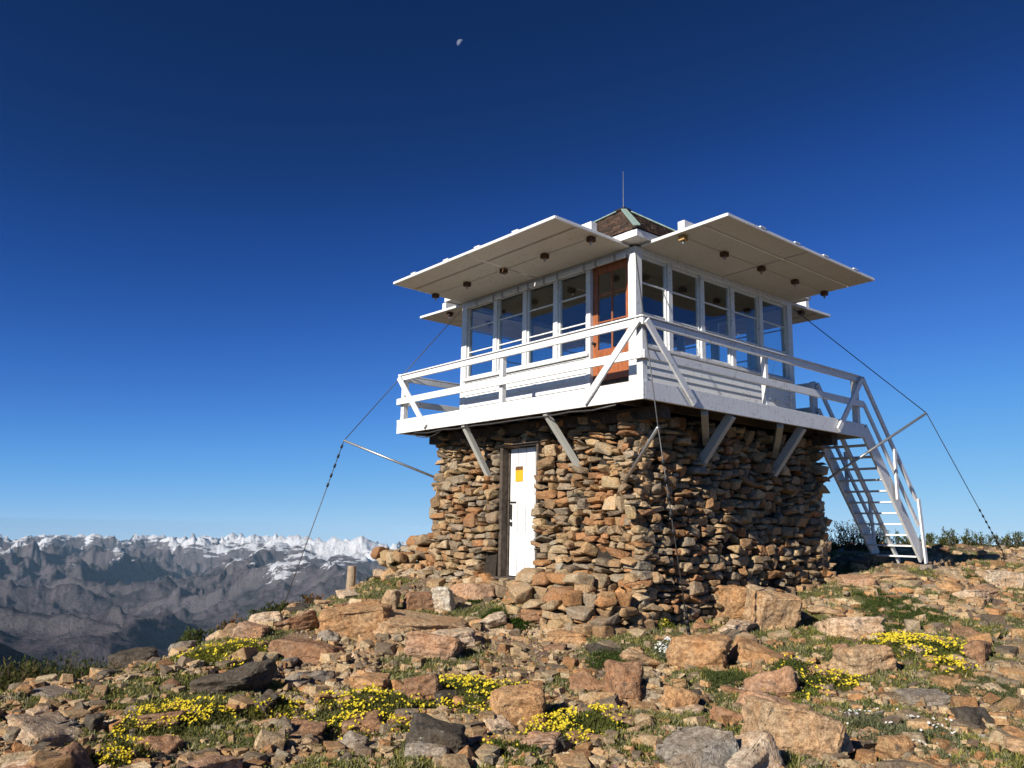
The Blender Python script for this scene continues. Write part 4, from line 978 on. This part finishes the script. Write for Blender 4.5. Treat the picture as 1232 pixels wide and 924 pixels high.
CU = [
 (565, 835, 120, 34, (.10, .115, .03), 'bright yellow flower mat above the leaning rust brown boulder', YF, 700, .10),
 (690, 884, 100, 46, (.10, .115, .03), 'bright yellow flower mat right of the leaning rust brown boulder', YF, 650, .12),
 (1100, 782, 86, 42, (.10, .115, .03), 'large bright yellow flower mat on the right side of the hilltop', YF, 800, .14),
 (222, 872, 96, 32, (.11, .115, .035), 'yellow flower mat in the left foreground', YF, 480, .09),
 (440, 866, 130, 30, (.11, .115, .035), 'long yellow flower mat left of centre in the foreground', YF, 600, .09),
 (262, 793, 84, 22, (.15, .15, .03), 'yellow green mat plant on the left slope near the light grey stone', YF, 200, .10),
 (962, 812, 60, 34, (.07, .09, .025), 'green clump with sparse yellow flowers beside the tan boulder', YF, 90, .14),
 (1010, 818, 46, 12, (.12, .12, .03), 'small yellow mat left of the tan boulder', YF, 120, .06),
 (1142, 806, 40, 14, (.12, .12, .03), 'small yellow mat below the large yellow mat', YF, 130, .06),
 (796, 754, 14, 14, (.16, .17, .03), 'tiny yellow green tuft near the near corner of the stone base', YF, 40, .12),
 (806, 790, 32, 40, (.12, .14, .08), 'white flowering clump left of the orange boulder', WF, 130, .12),
 (150, 918, 60, 16, (.12, .12, .035), 'yellow mat at the bottom left edge', YF, 200, .07),
 (330, 862, 50, 22, (.13, .13, .03), 'pale green yellow mat between the two left foreground flower mats', YF, 160, .08),
 (740, 798, 66, 26, (.055, .08, .022), 'dark green leafy clump below the near corner of the stone base', None, 0, .14),
 (828, 736, 46, 24, (.05, .075, .022), 'dark green clump at the foot of the shaded stone wall', None, 0, .16),
 (576, 722, 26, 12, (.03, .055, .012), 'smallest dark green cushion beside the doorstep', None, 0, .10),
 (598, 746, 36, 22, (.03, .055, .012), 'dark green cushion below the doorstep at its left', None, 0, .16),
 (628, 756, 22, 22, (.03, .055, .012), 'round dark green cushion below the middle of the doorstep', None, 0, .18),
 (652, 740, 36, 26, (.03, .055, .012), 'dark green cushion touching the stacked stones', None, 0, .16),
 (416, 745, 46, 22, (.10, .12, .03), 'yellow green cushion right below the wooden stump', None, 0, .16),
 (700, 722, 30, 12, (.13, .15, .10), 'pale green tuft on top of the stacked stones', WF, 40, .06),
 (1090, 735, 100, 26, (.06, .085, .025), 'dark green grassy mat below the staircase foot', None, 0, .08),
 (1180, 700, 36, 14, (.06, .09, .02), 'green tuft beside the orange flat rock at the right', None, 0, .10),
 (1080, 880, 120, 50, (.13, .14, .075), 'grey green mat with tiny white flowers right of the large rounded boulder', WF, 70, .06),
 (880, 820, 60, 20, (.07, .09, .03), 'low green mat below the orange boulder', None, 0, .07),
 (950, 845, 70, 18, (.12, .14, .035), 'bright green mat above the large rounded boulder', YF, 60, .07),
 (620, 900, 60, 26, (.09, .11, .03), 'green mat at the bottom centre', YF, 40, .07),
 (1190, 830, 90, 50, (.09, .10, .045), 'wide dull green mat at the right edge', None, 0, .07),
 (1060, 760, 60, 14, (.06, .09, .025), 'thin green mat behind the large yellow flower mat', None, 0, .08),
]
for i, (px, py, w, h, g_, lb, fl, nf, hi) in enumerate(CU): cushion(px, py, w * (1.2 if fl == YF else 1), h * (1.3 if fl == YF else 1), g_, lb, fl, nf, 300 + i, hi, 'flower_mat' if fl else 'cushion_plant')

def shrub(x, y, z, wid, hgt, ns, label, cols, seed, name='shrub', cat='shrub', group=None, leafl=.05):
    rg_ = np.random.default_rng(seed); e = empty(name, (x, y, z), label, cat, group); st = MB(); LP = []; 
    for i in range(ns):
        a = rg_.uniform(0, 6.28); r_ = wid * math.sqrt(rg_.random()); h = hgt * rg_.uniform(.45, 1) * (1 - .35 * r_ / wid)
        b = np.array([r_ * .75 * math.cos(a), r_ * .75 * math.sin(a), -.08]); t = np.array([r_ * math.cos(a) * 1.1 + rg_.normal(0, .03), r_ * math.sin(a) * 1.1 + rg_.normal(0, .03), h])
        mid = (b + t) / 2 + rg_.normal(0, .03, 3); st.tube([b, mid, t], [.014, .009, .003], 5)
        m = int(60 * rg_.uniform(.7, 1.3)); u = rg_.random(m) ** .8; w_ = (1 - u * .75) * hgt * .22 + .02
        P = np.where(u[:, None] < .5, b + (mid - b) * u[:, None] * 2, mid + (t - mid) * (u[:, None] * 2 - 1)); th = rg_.uniform(0, 6.28, m); rr = w_ * np.sqrt(rg_.random(m))
        LP.append(P + np.stack([rr * np.cos(th), rr * np.sin(th), rg_.normal(0, .02, m)], -1))
    st.build('stems', M_bark, e); LP = np.vstack(LP); n = len(LP)
    d1 = rg_.normal(0, 1, (n, 3)); d1[:, 2] = np.abs(d1[:, 2]) + .5; d1 /= np.linalg.norm(d1, axis=1)[:, None]; d2 = np.cross(d1, rg_.normal(0, 1, (n, 3))); d2 /= np.linalg.norm(d2, axis=1)[:, None]
    l_ = leafl * rg_.uniform(.6, 1.4, (n, 1)); V = np.stack([LP - d2 * l_ * .22, LP + d2 * l_ * .22, LP + d1 * l_ + d2 * l_ * .06, LP + d1 * l_ - d2 * l_ * .06], 1).reshape(-1, 3)
    cc = np.array(cols)[rg_.integers(len(cols), size=n)] * rg_.uniform(.7, 1.3, (n, 1))
    link('foliage', npmesh('foliage', V, np.arange(n * 4).reshape(-1, 4), M_leaf, False, np.repeat(cc, 4, 0)), e)
DG = [(.035, .055, .018), (.055, .075, .022), (.08, .09, .03)]; RD = [(.20, .08, .035), (.16, .10, .04), (.07, .075, .03)]; MX = [(.05, .06, .02), (.12, .10, .035), (.09, .09, .03)]
def shr(px, py, d, w, h, ns, lb, cols, seed, **k):
    q = at(px, py, d); g = float(gz(q[0], q[1])); shrub(q[0], q[1], g, w, max(h, at(px, py, d)[2] - g), ns, lb, cols, seed, **k)
shr(1030, 616, 22, .9, .5, 40, 'tall olive shrub seen behind the staircase', MX, 1)
shr(1075, 640, 22.5, .9, .5, 30, 'low dark shrub behind the lower end of the staircase', DG, 2)
shr(1118, 640, 23, .8, .4, 24, 'low dark shrub on the skyline right of the staircase', DG, 3)
shr(1148, 628, 22.5, .5, .4, 14, 'shrub with upright sprigs on the right skyline', DG, 4)
shr(1172, 636, 23, .8, .4, 24, 'wide dark shrub on the skyline left of the guy wire anchor', DG, 5)
shr(1212, 642, 22, .4, .4, 14, 'brownish shrub on the skyline near the right edge', MX, 6)
shr(1236, 634, 22, .5, .5, 18, 'dark shrub at the very right edge of the skyline', DG, 7)
shr(1010, 640, 22, .5, .4, 20, 'dark shrub between the stone base and the staircase', DG, 8)
shr(60, 782, 9.0, .75, .3, 170, 'dense dark green bush on the left brow of the hill', DG, 9, leafl=.035)
shr(12, 784, 8.5, .5, .35, 110, 'olive and reddish bush at the left edge', MX, 10, leafl=.035)
shr(28, 768, 8.8, .12, .4, 5, 'thin reddish weed rising above the left bush', RD, 11, leafl=.03)
shr(240, 744, 11.0, .22, .3, 12, 'small dark conifer sapling on the left brow', DG, 12)
shr(228, 742, 11.2, .12, .4, 5, 'thin pointed conifer sapling behind the light grey stone', DG, 13)
shr(288, 730, 11.9, .3, .35, 18, 'reddish brown shrub on the left brow', RD, 14)
shr(322, 722, 12.6, .3, .3, 18, 'dark green shrub on the left brow beside the reddish one', DG, 15)
shr(350, 716, 13.3, .25, .3, 14, 'olive shrub halfway up the left brow', MX, 16)
shr(372, 708, 13.8, .25, .35, 12, 'reddish shrub just left of the stump rocks', RD, 17)
shr(340, 706, 13.0, .1, .4, 4, 'thin dark sprig rising from the left brow', DG, 18)
shr(108, 792, 9.3, .3, .15, 50, 'low green bush left of the blackish boulder', MX, 19, leafl=.03)
